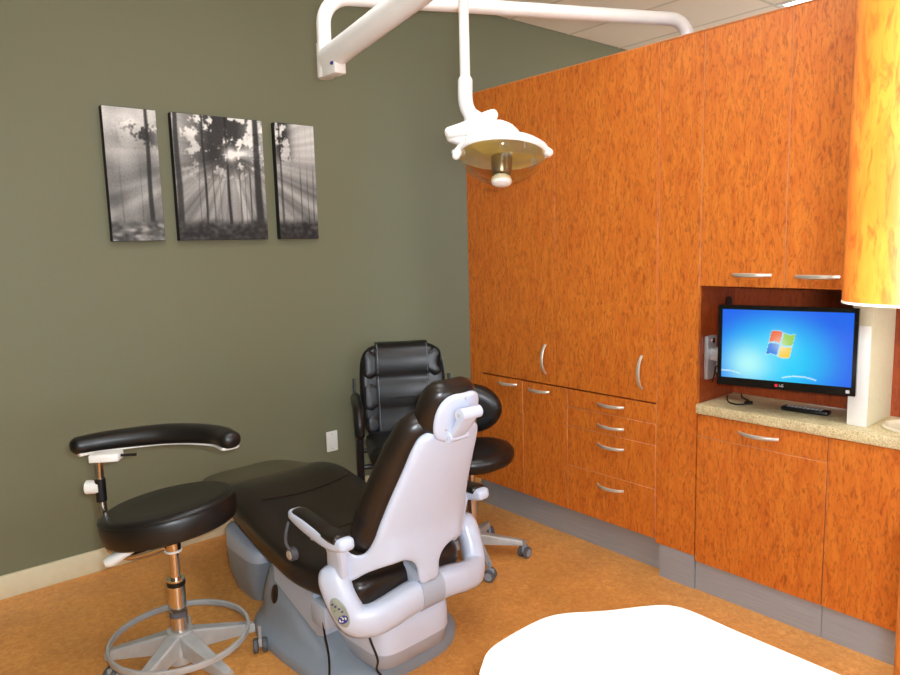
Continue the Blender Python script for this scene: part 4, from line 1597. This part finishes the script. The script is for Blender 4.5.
# ------------------------------------------------------------------ overhead examination light on its pole
lt = thing('examination_light', 'white pole-mounted examination light hanging over the dental chair', 'examination light', (0, 0, 0))
PA, PB = Vector((-1.145, -1.095, 0)), Vector((0.273, -1.763, 0))
dv = (PB - PA).normalized()
PZ = 2.42
pts = [PB + Vector((0, 0, CT + 0.001)), PB + Vector((0, 0, PZ - 0.10))]
for k in range(1, 9):
    a = math.radians(90 * k / 8)
    pts.append(PB - dv * 0.09 * (1 - math.cos(a)) + Vector((0, 0, PZ - 0.09 + 0.09 * math.sin(a))))
for k in range(0, 9):
    a = math.radians(90 * k / 8)
    pts.append(PA + dv * (0.10 - 0.10 * math.sin(a)) + Vector((0, 0, PZ - 0.10 + 0.10 * math.cos(a))))
pts.append(PA + Vector((0, 0, 2.24)))
bm = BM()
tube(bm, pts, 0.0275, 20)
finish('pole', bm, 'white_enamel', lt)
bm = BM()
lathe(bm, [(0.06, 0.0), (0.06, 0.006), (0.03, 0.008), (0.0, 0.009)], 24, Matrix.Translation(PB + Vector((0, 0, CT))))
finish('floor_flange', bm, 'white_enamel', lt)
J = PA + Vector((0, 0, 2.19))
E1 = Vector((-1.112, -1.852, 2.325))
ad = (E1 - J).normalized()
bm = BM()
cyl(bm, PA + Vector((0, 0, 2.125)), PA + Vector((0, 0, 2.25)), 0.031, seg=24)
jm = Matrix.Translation(PA + Vector((0, 0, 2.15))) @ Matrix.Rotation(math.atan2(ad.y, ad.x), 4, 'Z')
box(bm, (-0.01, -0.026, -0.026), (0.10, 0.026, 0.02), 0.006, mat=jm)
kn = finish('knuckle', bm, 'white_enamel', lt)
bm = BM()
cyl(bm, jm @ Vector((0.085, -0.030, 0.012)), jm @ Vector((0.085, 0.030, 0.012)), 0.009, seg=12)
finish('pin', bm, 'blue', kn)
bm = BM()
s0 = J + ad * 0.02 + Vector((0, 0, -0.005))
tube(bm, [s0, s0 + ad * 0.03, s0.lerp(E1, 0.5), E1 - ad * 0.02], [0.043, 0.046, 0.046, 0.046], 24)
finish('spring_arm', bm, 'white_enamel', lt)
bm = BM()
cyl(bm, E1 + Vector((0, 0, -0.055)), E1 + Vector((0, 0, 0.045)), 0.05, seg=24)
finish('arm_end', bm, 'white_enamel', lt)
PX = Vector((-1.139, -1.884, 0))
PX = Vector((E1.x, E1.y, 0))
bm = BM()
cyl(bm, PX + Vector((0, 0, 1.96)), PX + Vector((0, 0, 2.30)), 0.0155, seg=20)
finish('drop_tube', bm, 'white_enamel', lt)
# lamp head frame of reference
HL = CAM + (F + R2 * (502 - 450) / FPX + U2 * (337.5 - 151) / FPX) * 2.08      # centre of the rim circle
r_, f_, u_ = RV, FV, Vector((0, 0, 1))


def LH(a, b, c_):
    """lamp-local: a photo-right, b away, c up (metres)"""
    return HL + r_ * a + f_ * b + u_ * c_


p0 = PX + Vector((0, 0, 1.975))
hum = LH(0.0, 0.03, 0.075)
bm = BM()
tube(bm, catmull([p0, p0 - Vector((0, 0, 0.06)), p0 - Vector((0, 0, 0.095)) + r_ * 0.012, p0 - Vector((0, 0, 0.13)) + r_ * 0.038], 6), [0.0225] * 13 + [0.026, 0.028, 0.03, 0.032, 0.033, 0.033], 18, endround=True)
finish('neck', bm, 'white_enamel', lt)
bm = BM()
tube(bm, catmull([LH(-0.155, 0.0, 0.057), LH(-0.11, 0.0, 0.068), LH(-0.055, 0.0, 0.092), LH(-0.025, 0.0, 0.105)], 5), [0.017 + 0.0035 * math.sin(PI * k / 15) for k in range(16)], 14, up=(0, 0, 1), ratio=1.2, endround=True)
tube(bm, catmull([LH(-0.15, 0.02, 0.048), LH(-0.105, 0.02, 0.034), LH(-0.06, 0.02, 0.026), LH(-0.02, 0.02, 0.032)], 5), [0.017] * 16, 14, up=(0, 0, 1), ratio=1.2, endround=True)
finish('yoke', bm, 'white_enamel', lt)
bm = BM()
tube(bm, catmull([LH(-0.08, 0.02, 0.05), LH(-0.04, 0.02, 0.056), LH(-0.005, 0.015, 0.056), LH(0.022, 0.01, 0.04), LH(0.03, 0.01, 0.015)], 5), [0.03, 0.031, 0.032, 0.033, 0.034, 0.035, 0.036, 0.037, 0.037, 0.037, 0.037, 0.036, 0.036, 0.036, 0.035, 0.035, 0.035, 0.034, 0.034, 0.034, 0.034], 16, endround=True)
finish('yoke_joint', bm, 'white_enamel', lt)
HM = Matrix.Translation(HL) @ Matrix.Rotation(math.radians(3), 4, f_) @ Matrix.Rotation(math.radians(-13), 4, r_) @ Matrix.Rotation(A0, 4, 'Z')
RL = 0.131
bm = BM()
lathe(bm, [(RL, -0.014), (RL + 0.003, -0.006), (RL, 0.006), (0.118, 0.016), (0.095, 0.026), (0.06, 0.034), (0.03, 0.037), (0.0, 0.038)], 48, HM)
hs = finish('lamp_housing', bm, 'white_enamel', lt, angle=60)
bm = BM()
for k in range(72):
    a = 2 * PI * k / 72
    q = HM @ Vector(((RL + 0.002) * math.cos(a), (RL + 0.002) * math.sin(a), -0.003))
    box(bm, (-0.002, -0.0025, -0.006), (0.003, 0.0025, 0.007), mat=Matrix.Translation(q) @ Matrix.Rotation(a + A0, 4, 'Z'))
finish('ribbed_rim', bm, 'white_plastic', hs)
bm = BM()
lathe(bm, [(0.126, -0.014), (0.115, 0.0), (0.09, 0.01), (0.055, 0.019), (0.02, 0.023), (0.0, 0.024)], 40, HM)
finish('reflector', bm, 'reflector', hs, angle=60)
bm = BM()
seg_ = 40
prf = [(0.128, -0.014), (0.124, -0.03), (0.11, -0.052), (0.09, -0.07), (0.065, -0.085), (0.036, -0.094)]
for i in range(len(prf) - 1):
    for k in range(seg_):
        q = []
        for (rr_, zz), kk in ((prf[i], k), (prf[i], k + 1), (prf[i + 1], k + 1), (prf[i + 1], k)):
            a = 2 * PI * kk / seg_
            q.append(bm.verts.new(HM @ Vector((rr_ * math.cos(a), rr_ * math.sin(a), zz))))
        bm.faces.new(q)
bmesh.ops.remove_doubles(bm, verts=bm.verts[:], dist=1e-5)
finish('clear_shield', bm, 'clear', hs, angle=80)
bm = BM()
lathe(bm, [(0.0, 0.02), (0.012, 0.02), (0.012, -0.024), (0.0, -0.024)], 18, HM)
finish('bulb_stem', bm, 'gunmetal', hs)
bm = BM()
lathe(bm, [(0.0, -0.018), (0.031, -0.018), (0.032, -0.022), (0.029, -0.068), (0.026, -0.072), (0.0, -0.072)], 28, HM)
finish('bulb_can', bm, 'gunmetal', hs)
bm = BM()
lathe(bm, [(0.0, -0.074), (0.02, -0.074), (0.028, -0.08), (0.031, -0.09), (0.029, -0.1), (0.02, -0.106), (0.0, -0.107)], 28, HM)
finish('bulb_cap', bm, 'white_plastic', hs)
for sg, dz in ((-1, -0.03), (1, -0.012)):
    bm = BM()
    a0_ = HM @ Vector((sg * (RL - 0.005), -0.02, -0.004))
    a1_ = HM @ Vector((sg * (RL + 0.006), -0.03, dz))
    tube(bm, [a0_, a0_.lerp(a1_, 0.5), a1_], [0.011, 0.014, 0.012], 12, endround=True)
    a2_ = HM @ Vector((sg * (RL - 0.004), 0.03, 0.0))
    a3_ = HM @ Vector((sg * (RL + 0.012), 0.03, 0.004))
    tube(bm, [a2_, a3_], [0.007, 0.008], 10, endround=True)
    finish('handle', bm, 'white_plastic', hs)
